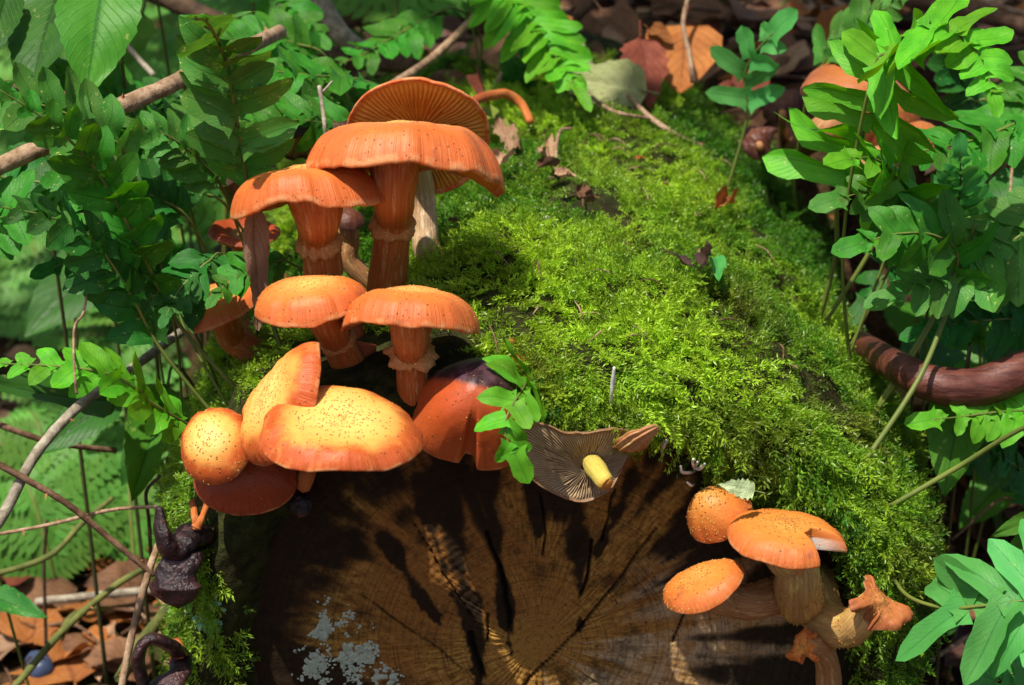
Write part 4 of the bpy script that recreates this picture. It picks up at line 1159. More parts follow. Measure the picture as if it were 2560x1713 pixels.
# ---- left of the log
FR(UPL, [(632, 790, .06), (634, 660, .06), (620, 480, .058), (590, 290, .05), (560, 140, .04), (520, 60, .02), (488, 42, .005)], .42, 150, FERN_YELLOW, (-.1, -.75, .65), 12, 12, root='log', seed=1, ang=75)
FR('long spotted fern frond arching left over the big thorny branch', [(520, 915, .05), (440, 800, .045), (350, 620, .03), (250, 440, .02), (140, 320, .01), (0, 225, .0)], .33, 125, FERN, (-.3, -.7, .75), 13, 10, root='log', seed=2)
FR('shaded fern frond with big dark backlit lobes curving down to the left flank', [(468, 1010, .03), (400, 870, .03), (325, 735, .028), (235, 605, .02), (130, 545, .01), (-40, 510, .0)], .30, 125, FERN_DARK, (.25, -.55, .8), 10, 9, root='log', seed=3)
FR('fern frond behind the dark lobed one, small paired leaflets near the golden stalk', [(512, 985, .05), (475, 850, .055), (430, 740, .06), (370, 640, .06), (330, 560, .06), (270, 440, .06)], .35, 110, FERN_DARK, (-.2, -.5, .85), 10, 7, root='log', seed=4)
FR('bright green fern frond with overlapping rounded lobes stretching out level at the left', [(458, 1092, .005), (390, 1015, -.005), (330, 965, -.012), (250, 930, -.018), (130, 915, -.022), (-30, 908, -.026)], .20, 108, FERN_BRIGHT, (.15, -.55, .85), 10, 9, root='log', seed=5, ang=58)
FR('spotted fern frond reaching in low below the thorny branch at the left', [(-160, 620, .06), (-40, 560, .05), (60, 530, .045), (150, 520, .04), (235, 545, .035)], .15, 140, FERN, (.1, -.6, .8), 9, 8, seed=6, stalk=STEM_G)
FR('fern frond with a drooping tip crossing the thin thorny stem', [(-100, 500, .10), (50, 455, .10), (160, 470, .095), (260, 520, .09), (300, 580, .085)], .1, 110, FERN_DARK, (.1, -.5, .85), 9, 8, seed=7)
TANGLE = ['fern frond with even leaflets lying over the thorny branch stub', 'yellow flecked fern frond just above the thorny branch', 'deep green fern frond under the thorny branch, level with the left cap', 'fern frond crossing in front of the thick thorny branch', 'deep green fern frond behind the upright yellowish stalked one', 'wide dark fern frond spreading left beneath the branch stub']
for i, (a, l, m_) in enumerate([
    ([(560, 460, .16), (480, 400, .155), (380, 370, .15), (260, 350, .145)], 100, FERN), ([(540, 420, .15), (450, 330, .14), (350, 290, .13), (250, 270, .12)], 95, FERN_YELLOW),
    ([(570, 520, .12), (500, 480, .115), (420, 450, .11), (320, 440, .105), (240, 450, .10)], 95, FERN_DARK), ([(420, 420, .18), (330, 330, .18), (220, 240, .175), (130, 210, .17)], 105, FERN),
    ([(580, 360, .17), (500, 280, .17), (410, 240, .165), (320, 235, .16)], 95, FERN_DARK), ([(330, 520, .13), (260, 420, .13), (150, 380, .12), (20, 390, .11)], 120, FERN_DARK)]):
    FR(TANGLE[i], a, .12, l, m_, (random.uniform(-.2, .2), -.6, .8), 9, 7, seed=20 + i, group='tangled ferns at the thorny branch')
FR('level fern frond with deep lobes reaching left from behind the largest mushrooms', [(960, 235, .19), (900, 200, .18), (800, 190, .165), (700, 180, .155), (590, 165, .15)], .10, 105, FERN, (0, -.6, .8), 9, 7, seed=31, ang=60)
FR('speckled fern frond just above the left orange cap, tip pointing left', [(960, 300, .17), (880, 285, .16), (800, 275, .15), (720, 275, .145), (650, 290, .14)], .08, 90, FERN_YELLOW, (0, -.5, .85), 8, 6, seed=32, ang=60)
FR('small fern frond pointing down left across the half hidden orange mushroom', [(560, 640, .06), (520, 655, .05), (480, 690, .045), (445, 730, .04), (415, 790, .03)], .08, 95, FERN_DARK, (-.1, -.7, .7), 8, 6, seed=33)
FR('little bright fern frond beside the dry curled leaf', [(720, 655, .055), (680, 660, .05), (630, 672, .045), (570, 705, .04), (540, 740, .035)], .05, 80, FERN, (0, -.7, .7), 7, 5, seed=34)
for i, (lab, a, l, m_, nrm) in enumerate([
    ('broad spotted fern frond drooping left past the thorny branch stub', [(330, 420, .05), (240, 330, .045), (130, 270, .04), (20, 260, .035), (-90, 290, .03)], 130, FERN_YELLOW, (-.1, -.75, .65)),
    ('flecked fern frond spreading level under the big hanging leaves', [(400, 300, .15), (300, 250, .145), (190, 215, .14), (60, 200, .135), (-60, 210, .13)], 115, FERN, (0, -.7, .7)),
    ('fern frond with close set leaflets left of the upright frond', [(560, 480, .09), (500, 400, .085), (420, 340, .08), (330, 310, .075)], 100, FERN_YELLOW, (-.1, -.8, .6)),
    ('fern frond with toothed leaflets right of the upright frond, just above the left cap', [(900, 330, .15), (820, 310, .14), (730, 300, .13), (640, 315, .12), (570, 350, .11)], 95, FERN, (0, -.75, .65)),
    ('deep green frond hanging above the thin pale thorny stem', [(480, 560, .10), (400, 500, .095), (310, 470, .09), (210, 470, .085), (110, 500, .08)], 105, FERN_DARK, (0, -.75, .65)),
    ('fern frond arching over the dark mossy branch at the back', [(820, 150, .24), (740, 110, .235), (650, 95, .23), (560, 110, .225), (490, 150, .22)], 90, FERN, (0, -.75, .65)),
    ('wide shadowed frond left of the half hidden orange mushroom', [(470, 800, .08), (400, 700, .075), (320, 650, .07), (220, 640, .065), (130, 670, .06)], 110, FERN_DARK, (0, -.75, .65))]):
    FR(lab, a, .06, l, m_, nrm, 9, 7, seed=110 + i)
# ---- top
FR('bright fern frond hanging into view over the leaf litter, tapering to a point', [(1180, -150, .33), (1250, -40, .31), (1320, 50, .29), (1385, 140, .27), (1445, 225, .25)], .12, 135, FERN_BRIGHT, (.25, -.75, .6), 15, 6, seed=41, ang=66, taper=.6, jit=.5)
FR('arched fern frond above the tipped back mushroom pointing down left', [(1140, 20, .33), (1060, 50, .32), (980, 95, .30), (900, 140, .28), (830, 165, .27)], .08, 85, FERN, (-.1, -.6, .8), 8, 6, seed=42)
FR('fern frond hanging from the top beside the grey striped stem', [(640, -70, .30), (700, 10, .29), (760, 55, .28), (800, 95, .27)], .1, 75, FERN, (.1, -.7, .7), 7, 6, seed=43)
FR('fern frond beneath the bright hanging one, in front of brown leaves', [(1310, 230, .34), (1310, 200, .33), (1320, 150, .33), (1370, 100, .33)], .1, 80, FERN_DARK, (0, -.7, .7), 6, 6, seed=44)
# ---- right
FR('tall arching fern frond with long wavy leaflets and a brilliant yellow green top', [(2085, 745, .12), (2088, 640, .11), (2095, 480, .10), (2150, 350, .085), (2215, 230, .07), (2290, 130, .06)], .52, 225, FERN_BRIGHT, (-.15, -.95, .3), 7, 13, root='log', seed=51, width=.62, ang=(118, 92), prof=([0, .3, .6, 1], [.95, 1, .85, .75]), taper=.3)
FR('brilliant yellow green drooping fern top lit by the sun at the right', [(2180, 190, .055), (2240, 130, .05), (2330, 80, .04), (2420, 110, .03), (2465, 180, .02), (2482, 235, .015)], .05, 195, FERN_BRIGHT, (.1, -.45, .88), 10, 9, seed=52, ang=(116, 62), prof=([0, .25, .5, .75, 1], [.9, 1, .9, .5, .25]), taper=.3, width=1.1)
FR('short fern frond with few paired leaflets rising from the moss near the litter', [(1872, 400, .235), (1866, 300, .235), (1862, 190, .235), (1890, 130, .23), (1935, 80, .225)], .48, 105, FERN_PALE, (0, -.7, .7), 4, 8, root='log', seed=53, width=.6, ang=70, taper=.8)
FR('pale speckled ragged fern frond pointing up right at the top edge', [(2020, 230, .25), (2050, 170, .25), (2110, 100, .245), (2190, 40, .24), (2260, -10, .235)], .1, 90, FERN_YELLOW, (-.1, -.7, .7), 8, 7, seed=54)
FR('fern frond with broad smooth leaflets leaning left over the yellow brown stem', [(2170, 860, .09), (2215, 640, .09), (2250, 500, .08), (2230, 430, .07), (2180, 395, .06), (2120, 400, .05)], .40, 150, FERN_BRIGHT, (-.2, -.7, .7), 8, 8, root='log', seed=55, width=.8)
FR('fern frond entering from the right with leaflets spread flat, dark spotted', [(2700, 250, .14), (2560, 300, .13), (2450, 345, .12), (2350, 370, .11), (2250, 385, .10)], .12, 130, FERN, (0, -.6, .8), 9, 8, seed=56)
FR('leaning fern frond on a dark stalk with blotched leaflets at the right', [(2290, 930, .12), (2340, 700, .12), (2380, 560, .11), (2400, 480, .10), (2400, 380, .095)], .45, 105, FERN_PALE, (-.1, -.8, .6), 9, 8, seed=57, stalk=STEM_D)
FR('large fern frond sweeping down left from the right edge, pale yellow flecks', [(2700, 480, .08), (2580, 570, .07), (2450, 650, .06), (2340, 700, .05), (2230, 740, .045)], .1, 170, FERN_YELLOW, (.1, -.6, .8), 9, 9, seed=58, width=1.1)
FR('fern frond lying below it with pointed lobes over the red branch', [(2720, 760, .09), (2590, 790, .085), (2480, 800, .08), (2390, 810, .075), (2310, 830, .07)], .1, 130, FERN_DARK, (0, -.6, .8), 8, 8, seed=59)
FR('fern frond bending left in front of the broad pale leaf at the right', [(2700, 1060, .05), (2600, 1030, .045), (2500, 1030, .04), (2420, 1040, .035), (2330, 1050, .03)], .1, 100, FERN_BRIGHT, (0, -.65, .75), 7, 8, seed=60, width=.9)
FR('large pale sea green fern frond near the ground at the right, long blunt leaflets', [(2230, 1425, -.01), (2270, 1490, -.03), (2360, 1520, -.045), (2450, 1515, -.055), (2570, 1500, -.06), (2760, 1480, -.065)], .48, 250, FERN_PALE, (.05, -.72, .7), 6, 11, root='log', seed=61, width=.95, ang=(152, 105), prof=([0, .3, 1], [1, 1, .9]), jit=.6)
FR('second pale fern frond cut off by the corner under the sea green one', [(2700, 1600, -.02), (2620, 1640, -.025), (2540, 1680, -.03), (2460, 1720, -.035)], .05, 140, FERN_PALE, (0, -.7, .7), 5, 8, seed=62)
THICKET = ['dark fern frond in front of the large tan sunlit leaf', 'dark fern frond dropping steeply beside the pale dry stick', 'mid green fern frond rising between the leaning olive stalks', 'dark upright fern frond behind the pointed lobed one', 'dark fern frond beneath the frond that bends before the broad pale leaf', 'dark fern frond under the drooping yellow green fern top', 'mid green fern frond hanging below the drooping yellow green top', 'mid green level frond above the red purple branch', 'dark slender frond behind the yellow brown mushroom stem']
for i, (a, l, m_) in enumerate([
    ([(2620, 640, .16), (2520, 560, .16), (2420, 520, .16), (2300, 560, .15)], 120, FERN_DARK), ([(2640, 420, .18), (2560, 480, .18), (2480, 560, .17), (2400, 660, .16)], 115, FERN_DARK),
    ([(2450, 900, .17), (2420, 780, .16), (2350, 680, .15), (2260, 610, .14)], 110, FERN), ([(2640, 980, .10), (2580, 900, .10), (2540, 800, .09), (2500, 720, .085)], 120, FERN_DARK),
    ([(2640, 1250, .07), (2560, 1180, .07), (2480, 1130, .06), (2400, 1110, .055)], 95, FERN_DARK), ([(2480, 300, .24), (2430, 250, .24), (2380, 180, .235), (2360, 90, .23)], 95, FERN_DARK),
    ([(2700, 140, .2), (2600, 200, .2), (2530, 280, .19), (2490, 360, .18)], 100, FERN), ([(2640, 760, .12), (2560, 740, .12), (2460, 770, .11), (2380, 820, .10)], 120, FERN), ([(2320, 760, .19), (2300, 620, .19), (2250, 520, .19), (2180, 470, .19)], 95, FERN_DARK)]):
    FR(THICKET[i], a, .08, l, m_, (random.uniform(-.3, .1), -.6, .8), 8, 7, seed=70 + i, group='dense ferns right of the log')
FR('small bright fern frond growing in front of the purple crowned cap', [(1330, 935, .0), (1305, 975, -.034), (1272, 1030, -.046), (1262, 1080, -.050), (1290, 1140, -.052)], .12, 112, FERN_BRIGHT, (.1, -.9, .4), 7, 6, root='log', seed=90, width=.62, ang=72, taper=.75, jit=.8, prof=([0, .2, .6, 1], [1.2, 1.15, .85, .5]))
FR('tiny shaded fern frond under the moss fringe behind the bright one', [(1375, 920, .0), (1372, 950, -.008), (1370, 985, -.012), (1380, 1015, -.016)], .15, 48, FERN_DARK, (.1, -.9, .4), 4, 4, root='log', seed=91, width=.6)
FR('fern frond bent over to the left above the mossy flank, broad spotted leaflets', [(2265, 990, .055), (2330, 810, .055), (2395, 650, .05), (2340, 590, .042), (2240, 585, .036), (2150, 610, .03)], .52, 135, FERN, (-.1, -.8, .6), 7, 8, root='log', seed=92, width=1.0)
FR('fern frond with flat pale flecked leaflets between the arching frond and red branch', [(2185, 800, .10), (2230, 660, .095), (2270, 560, .085), (2240, 500, .075), (2170, 480, .07), (2090, 500, .065)], .48, 120, FERN_YELLOW, (-.1, -.8, .6), 7, 7, root='log', seed=93)
FR('dark fern frond filling the gap behind the leaning stalks', [(2480, 700, .2), (2400, 640, .2), (2300, 640, .19), (2210, 690, .18), (2160, 760, .17)], .08, 110, FERN_DARK, (-.1, -.7, .7), 8, 7, seed=94)
# two lone fern stalks crossing the right flank
for q, (a, lab) in enumerate([([(2260, 985, .055), (2330, 800, .06), (2400, 660, .06), (2440, 560, .06)], 'slender olive fern stalk leaning right from the mossy flank'), ([(2225, 1110, .02), (2290, 960, .03), (2360, 800, .05), (2420, 640, .06)], 'longer olive fern stalk rising beside the red branch'),
    ([(2290, 1213, .0), (2400, 1165, .0), (2520, 1090, -.01), (2640, 1030, -.02)], 'pale curved fern stalk springing out low from the flank'), ([(2130, 740, .12), (2190, 600, .12), (2230, 450, .11)], 'thin fern stalk behind the tall arching frond')]):
    P = [to_world(z) for z in a]; P[0] = near_log(P[0])
    tag(tube('fern_stalk', P, [.0011, .0011, .001, .0008], STEM_G, n=24, sides=8), lab, 'stalk')

# ---- pale lady fern fronds in the background
def bracken(pts, lmax, seed, normal=(0, -.6, .8), pairs=16, mat=None, lg=None):
    """twice divided frond: each pinna is one mesh of many tiny lobes"""
    rg = np.random.default_rng(seed)
    P = np.array([to_world(q) for q in pts]); C3 = catmull(P, 60)
    T = np.gradient(C3, axis=0); T /= np.linalg.norm(T, axis=1)[:, None]
    o = tag(empty('lady_fern_frond', C3[0]), lg[0], 'fern', lg[1])
    tube('stalk', C3[::6], [.0013, .0010, .0005], STEM_G, o, n=24, sides=6)
    if not BRK:
        for s in range(3):
            V, F, uv = [], [], []
            r2 = np.random.default_rng(s)
            for j in range(12):
                t = (j + .5) / 12; L = .17 * (1 - t) ** .55 + .03
                for sd in (-1, 1):
                    i = len(V); a = 1.15 + r2.uniform(-.1, .1); d = np.array([math.cos(a), sd * math.sin(a), r2.uniform(-.1, .15)]); n_ = np.array([-d[1], d[0], 0]) * .034
                    p = np.array([t, 0, -.12 * t * t]); V += [p - n_ * .9, p + n_ * .9, p + d * L * .6 + n_, p + d * L, p + d * L * .6 - n_]
                    uv += [(0, .2), (0, .8), (.6, .9), (1, .5), (.6, .1)]; F.append((i, i + 1, i + 2, i + 3, i + 4))
            i = len(V); V += [np.array([0, -.012, .002]), np.array([0, .012, .002]), np.array([1, 0, -.12])]; uv += [(0, .4), (0, .6), (1, .5)]; F.append((i, i + 1, i + 2))
            BRK.append(new_mesh('pinna', V, F, mat or BRACKEN, uv, smooth=False))
    n0 = unit(normal)
    for i in range(pairs):
        t = (i + .5) / pairs; q = int((.12 + .86 * t) * 59); p = C3[q]; tt = T[q]
        nn = unit(n0 - tt * np.dot(n0, tt))
        for sd in (1, -1):
            lat = np.cross(nn, tt) * sd
            d = unit(tt * .35 + lat + nn * rg.uniform(-.2, .2)); L = lmax * (np.interp(t, [0, .2, .6, 1], [.7, 1, .75, .12])) * rg.uniform(.9, 1.1)
            y = np.cross(nn, d); y = unit(y); z = np.cross(d, y)
            lf = bpy.data.objects.new('pinna', BRK[rg.integers(3)]); C.objects.link(lf); lf.parent = o
            m = Matrix(((d[0] * L, y[0] * L, z[0] * L, p[0]), (d[1] * L, y[1] * L, z[1] * L, p[1]), (d[2] * L, y[2] * L, z[2] * L, p[2]), (0, 0, 0, 1)))
            lf.matrix_basis = Matrix.Translation(-o.location) @ m
    return o
BRK = []
def gnd_frond(x0, y0, x1, y1, rise, lmax, seed, lg):
    a, b = gpt(x0, y0), gpt(x1, y1)
    m = (a + b) / 2 + np.array([0, 0, rise * 1.2]); b = b + np.array([0, 0, rise * .5])
    bracken([a, a * .6 + m * .4 + np.array([0, 0, rise * .3]), m, b], lmax, seed, lg=lg)
for i, q in enumerate([(420, 880, 120, 640, .05, .075), (520, 800, 260, 720, .04, .07), (330, 980, 300, 640, .05, .075), (160, 900, 20, 700, .05, .08), (480, 720, 330, 520, .06, .08), (250, 700, 60, 560, .06, .09), (560, 700, 640, 520, .06, .08), (430, 560, 250, 420, .08, .09),
                       (340, 1480, 330, 1180, .05, .055), (180, 1420, 30, 1220, .06, .06), (150, 1520, 20, 1400, .05, .06), (300, 1250, 180, 1080, .05, .06), (700, 560, 560, 470, .06, .08), (100, 560, 200, 300, .1, .11), (700, 420, 640, 120, .12, .12), (1000, 160, 930, 20, .08, .11), (1100, 110, 1180, 10, .06, .09), (420, 330, 300, 60, .15, .13), (40, 300, 120, 60, .15, .13), (850, 120, 760, -40, .12, .13), (560, 180, 520, -30, .15, .14)]):
    lg = ('finely divided fern frond low among the lower left litter stems', 'divided ferns in the lower left litter') if 8 <= i <= 11 else ('pale finely divided fern frond on open ground left of the mushroom cluster', 'divided ferns left of the mushrooms') if i < 13 else ('finely divided fern frond in the far undergrowth behind the thorny branches', 'divided ferns in the far undergrowth')
    gnd_frond(*q, seed=300 + i, lg=lg)

# ---- broad leaves
def broad_mesh(name, mat, seed, teeth=18, tooth=.05, aspect=.62, heart=0.0, bend=.15, cup=.12, wav=.03, rows=26, cols=10, vein=.012, fold=.0, tear=0.0, tipsharp=1.0):
    rg = np.random.default_rng(seed)
    s = np.linspace(0, 1, rows)
    V, uv = [], []
    ph1 = rg.random() * 6
    for i, t in enumerate(s):
        w = aspect * .5 * (math.sin(math.pi * min(1, t ** .62)) ** .75 * (1 - .25 * t) if t < 1 else 0) * 1.12
        w = max(w, .004)
        tt = (t * teeth) % 1.0
        w *= 1 + tooth * (tt - .5) * 2
        if tear: w *= 1 - tear * max(0, vnoise(np.array([[t * 6, seed * 3.3, .5]]), seed)[0])
        for j in range(cols + 1):
            q = j / cols * 2 - 1
            x = t - heart * abs(q) ** 1.5 * (1 - t) ** 2 * 1.0 + .03 * abs(q) * (1 - t)
            y = q * w
            vn = ((t * 8 - abs(q) * w * 9) % 1.0)
            z = cup * abs(q) ** 1.3 * w - bend * t * t + wav * math.sin(t * 8 + ph1 + q * 2) * abs(q) + vein * (abs(vn - .5) * 2) * min(1, abs(q) * 4) * (w * 2) - (.012 * (1 - min(1, abs(q) * 6)))
            if fold: z += fold * abs(y) * 1.6
            V.append((x, y, z)); uv.append((t, .5 + q * .5))
    return new_mesh(name, V, grid_faces(rows, cols + 1), mat, uv)
def place_leaf(name, me, p, d, nrm, L, label, cat='leaf', group=None, parent=None, W=None):
    d = unit(d); nrm = unit(np.asarray(nrm, float) - d * np.dot(nrm, d)); y = np.cross(nrm, d); W = W or L
    o = bpy.data.objects.new(name, me); C.objects.link(o)
    m = Matrix(((d[0] * L, y[0] * W, nrm[0] * L, p[0]), (d[1] * L, y[1] * W, nrm[1] * L, p[1]), (d[2] * L, y[2] * W, nrm[2] * L, p[2]), (0, 0, 0, 1)))
    o.matrix_basis = m
    if parent: o.parent = parent
    else: tag(o, label, cat, group)
    return o
BL = [broad_mesh('broad_leaf', BROAD, i, bend=b, wav=.025) for i, b in enumerate((.1, .3, -.1, .2))] + [broad_mesh('broad_leaf', BROAD_BRIGHT, 7, bend=.2), broad_mesh('broad_leaf', BROAD_BRIGHT, 8, bend=.05, aspect=.75)]
def leaf2(a, b, nrm, mi, label, name='bramble_leaf', group=None, W=None):
    A, B = to_world(a), to_world(b)
    o = place_leaf(name, BL[mi], A, B - A, nrm, np.linalg.norm(B - A), label, 'leaf', group, W=W and W * mpp(a[2]))
    # a thin stalk runs from the leaf base back down into the undergrowth
    d = unit(A - B); g = foot(A + d * .02)
    st = tube('stalk', [A - d * .002, A + d * .012, (A + d * .014) * .5 + g * .5 + np.array([0, .008, 0]), g], [.0007, .0007, .0009, .0012], STEM_D, None, n=16, sides=6)
    st.parent = o; st.matrix_parent_inverse = o.matrix_basis.inverted()
    return o
leaf2((150, -40, .15), (60, 200, .10), (-.3, -.8, .5), 0, 'big dark veined leaf tilted down in the top left corner')
leaf2((260, -60, .13), (215, 215, .09), (.2, -.85, .5), 4, 'big bright sunlit leaf hanging beside the dark veined one')
leaf2((20, -40, .14), (-20, 130, .1), (.4, -.8, .4), 3, 'yellow green leaf sliver hanging at the left border', W=150)
leaf2((330, 620, .34), (60, 760, .28), (.1, -.35, .93), 1, 'dark serrated leaf spread above the pale background ferns')
leaf2((290, 1000, .10), (-60, 980, .06), (0, -.45, .9), 2, 'large shadowed leaf beneath the level bright frond', W=260)
leaf2((300, 990, .13), (80, 1130, .10), (.1, -.6, .8), 0, 'shaded leaf drooping under the pale grey bramble stem', W=190)
leaf2((420, 960, .14), (330, 1240, .08), (.15, -.8, .55), 5, 'serrated green leaf hanging close to the mossy left edge', W=190)
leaf2((400, 1060, .17), (300, 1200, .15), (.0, -.8, .55), 1, 'dark leaf behind the serrated one at the left edge')
leaf2((-60, 1480, .12), (100, 1520, .10), (.2, -.6, .8), 3, 'dark green leaf poking in above the litter at the left border', W=130)
leaf2((2410, 960, .06), (2360, 1240, .04), (-.2, -.85, .45), 5, 'broad pale green leaf hanging at the right flank of the log', W=200)
leaf2((2440, 1110, .10), (2560, 1230, .10), (0, -.7, .7), 3, 'shaded green leaf behind the broad pale one')
leaf2((2600, 1290, .03), (2480, 1340, .02), (.1, -.8, .6), 5, 'bright little leaf at the right border above the sea green frond', W=70)
leaf2((2570, 1330, .03), (2500, 1420, .02), (-.2, -.8, .6), 4, 'second bright little leaf just below the first at the right border', W=60)
leaf2((140, 40, .3), (300, 130, .28), (0, -.6, .8), 2, 'serrated dark leaf behind the sunlit hanging leaf')
leaf2((360, 30, .32), (270, 180, .3), (0, -.6, .8), 4, 'light green toothed leaf among far bramble stems')
for i in range(34):
    px = random.choice([random.uniform(0, 900), random.uniform(0, 500), random.uniform(2250, 2560)]); py = random.uniform(-20, 420) if px < 900 else random.uniform(500, 1650)
    g = gpt(px, py + 40)
    if px > 2000: g = PX(px, py, random.uniform(.2, .32))
    g = g + np.array([0, 0, random.uniform(.02, .07)]) if px < 900 else g
    if px > 2000:
        g[2] = max(g[2], float(ground_z(g[0], g[1])) + .02)
    d = np.array([random.uniform(-1, 1), random.uniform(-1, .2), random.uniform(-.4, .2)])
    L = random.uniform(.05, .10) if px < 900 else random.uniform(.03, .055)
    o = place_leaf('bramble_leaf', BL[random.randrange(6)], g, d, (random.uniform(-.4, .4), -.5, .9), L, 'serrated bramble leaf in the undergrowth behind the left ferns' if px < 900 else 'serrated bramble leaf in the gloom right of the log', 'leaf', 'bramble leaves behind the left ferns' if px < 900 else 'bramble leaves right of the log')
    gg = np.array([g[0], g[1], float(ground_z(g[0], g[1]))])
    st = tube('stalk', [g, g * .5 + gg * .5 + np.array([.006, .004, 0]), gg - np.array([0, 0, .004])], [.0006, .0007, .0009], STEM_D, None, n=8, sides=5)
    st.parent = o; st.matrix_parent_inverse = o.matrix_basis.inverted()

# ================================================================== twigs, branches and bramble stems
def thorn(parent, p, d, L):
    d = unit(d); a = unit(np.cross(d, [.3, .2, 1])); b = np.cross(d, a); r = L * .32
    V = [p + a * r, p - a * r * .5 + b * r * .8, p - a * r * .5 - b * r * .8, p + d * L - np.array([0, 0, L * .35])]
    link('thorn', new_mesh('thorn', V, [(0, 1, 3), (1, 2, 3), (2, 0, 3)], THORN, smooth=False), parent)
THORN = m_bark('thorn', (0.30, 0.10, 0.05), (0.40, 0.18, 0.09), 200, bumpd=.0003)
def branch(label, pts, r, mat, thorns=0, name='twig', seed=0, cat='twig', group=None, forks=(), ground=False, rough=.16):
    P = [to_world(q) for q in pts]
    ym = float(np.mean([q[1] for q in P])); sc = mpp(ym)
    root = tag(empty(name, P[0]), label, cat, group)
    rr = [q * sc for q in (r if isinstance(r, (list, tuple)) else [r, r * .97, r * .9])]
    tube('bark', P, rr, mat, root, n=50, sides=12, rough=rough, freq=190, seed=seed)
    rg = np.random.default_rng(seed)
    D3 = catmull(P, 60); T, N, B = frames(D3)
    for i in range(thorns):
        q = int((i + rg.uniform(.2, .8)) / thorns * 59); a = rg.uniform(0, 6.28); n_ = N[q] * math.cos(a) + B[q] * math.sin(a)
        rq = np.interp(q / 59, np.linspace(0, 1, len(rr)), rr)
        thorn(root, D3[q] + n_ * rq * .9, n_ + T[q] * .25, max(rq * 1.0, .0022))
    for fp, fr in forks:
        tube('side_twig', [to_world(q) for q in fp], [fr * sc, fr * sc * .8, fr * sc * .5], mat, root, n=24, sides=8, rough=rough, freq=190, seed=seed + 3)
    return root
BR = branch
BR('thick grey brown thorny branch slanting up right among the left ferns', [(-120, 480, .05), (27, 402, .06), (173, 340, .07), (269, 282, .08), (365, 240, .09), (461, 195, .105), (576, 138, .14), (700, 80, .20)], 22, BARK_TWIG, 13, 'bramble_branch', 1, 'branch')
BR('side stub of dark peeling bark meeting the thick thorny branch', [(30, 215, .06), (110, 232, .063), (190, 250, .068), (256, 290, .078)], [9, 13, 16], BARK_BROWN, 2, 'bramble_branch', 2, 'branch')
BR('thin pale thorny stem below the thick branch, running behind the ferns', [(-60, 615, .20), (115, 568, .21), (238, 518, .22), (345, 488, .23), (490, 445, .25), (640, 400, .27)], 11, BARK_GREY, 8, 'bramble_cane', 3)
BR('dark mossy branch crossing behind the upright frond at the top', [(340, -40, .42), (576, 70, .40), (730, 130, .38), (900, 150, .37), (1040, 160, .36)], 26, BARK_DARK, 4, 'branch', 4, 'branch')
BR('grey cracked stem bending down at the top', [(790, -40, .36), (806, 10, .36), (830, 55, .36), (866, 100, .36), (900, 122, .37)], [24, 24, 22], BARK_GREY, 0, 'woody_shoot', 5, 'stem')
BR('bare broken stick pointing up left beneath the sunlit leaf', [(300, 95, .30), (340, 140, .30), (384, 188, .29)], 7, BARK_GREY, 0, 'stick', 6, 'stick')
BR('thorny brown stem dropping left behind the tipped back mushroom', [(1215, 10, .34), (1175, 55, .33), (1080, 145, .30), (980, 212, .27), (890, 272, .24), (820, 310, .22)], 10, BARK_TWIG, 8, 'bramble_cane', 7)
BR('slender orange brown twig standing in the litter beside the tipped mushroom', [(1340, 50, .36), (1312, 92, .35), (1270, 160, .34), (1225, 232, .32)], 6, BARK_TWIG, 5, 'twig', 8)
BR('curved orange brown dry stalk bent over the moss edge', [(1190, 250, .24), (1225, 240, .25), (1268, 236, .26), (1305, 262, .26), (1326, 305, .25)], [11, 12, 11, 9], STM_O, 0, 'dry_stalk', 9, 'stalk')
def onmoss(*px):
    out = []
    for a, b, l in px:
        p, n_ = hit(a, b); out.append(p + np.array([0, 0, 1]) * l)
    return out
BR('forked grey twig lying across the moss below the heart shaped leaf', onmoss((1500, 240, .012), (1560, 276, .010), (1620, 330, .008), (1690, 368, .006), (1752, 386, .004)), [5, 6, 7, 6], BARK_TWIG, 2, 'twig', 10, forks=[(onmoss((1450, 258, .008), (1530, 312, .007), (1625, 336, .008)), 6)])
BR('little curved pale stalk arching from the crumpled leaf on the moss', onmoss((1392, 455, .004), (1390, 425, .010), (1400, 400, .014), (1428, 388, .013)), [3.5, 4, 3], BARK_TWIG, 0, 'dry_stalk', 11, 'stalk')
BR('bent tan plant stalk hanging in front of the orange upright leaf', [(1728, -40, .36), (1708, 58, .35), (1722, 130, .335), (1733, 205, .32)], [5, 6, 6], BARK_TWIG, 0, 'dry_stalk', 12, 'stalk')
BR('thick reddish brown branch behind the litter at the top', [(840, 52, .55), (900, 42, .55), (1011, 28, .56), (1128, 2, .57), (1250, -40, .58)], 24, BARK_BROWN, 2, 'branch', 13, 'branch')
BR('dark level thorny twig in front of the litter leaves', [(1000, 104, .42), (1110, 100, .42), (1222, 94, .42), (1330, 96, .43)], 8, BARK_DARK, 6, 'bramble_cane', 14)
BR('dark twig slanting up right through the upper litter', [(1430, 55, .44), (1470, 15, .44), (1520, -30, .45)], 12, BARK_DARK, 0, 'twig', 15)
BR('pale grey peeling bramble stem rising right below the level bright frond', [(-60, 1360, .0), (0, 1300, .01), (80, 1150, .03), (161, 1051, .05), (230, 990, .07), (299, 944, .09), (450, 832, .14)], 14, BARK_GREY, 5, 'bramble_cane', 16)
BR('brown level stem behind the peeling bramble stem', [(-60, 1040, .12), (96, 1097, .12), (191, 1116, .13), (290, 1126, .14)], 8, BARK_BROWN, 1, 'woody_shoot', 17, 'stem')
BR('dark brown stem slanting down to the rotten black mushroom', [(-60, 1130, .02), (0, 1163, .02), (156, 1252, .02), (274, 1346, .02), (385, 1438, .02)], 9, BARK_BROWN, 3, 'bramble_cane', 18)
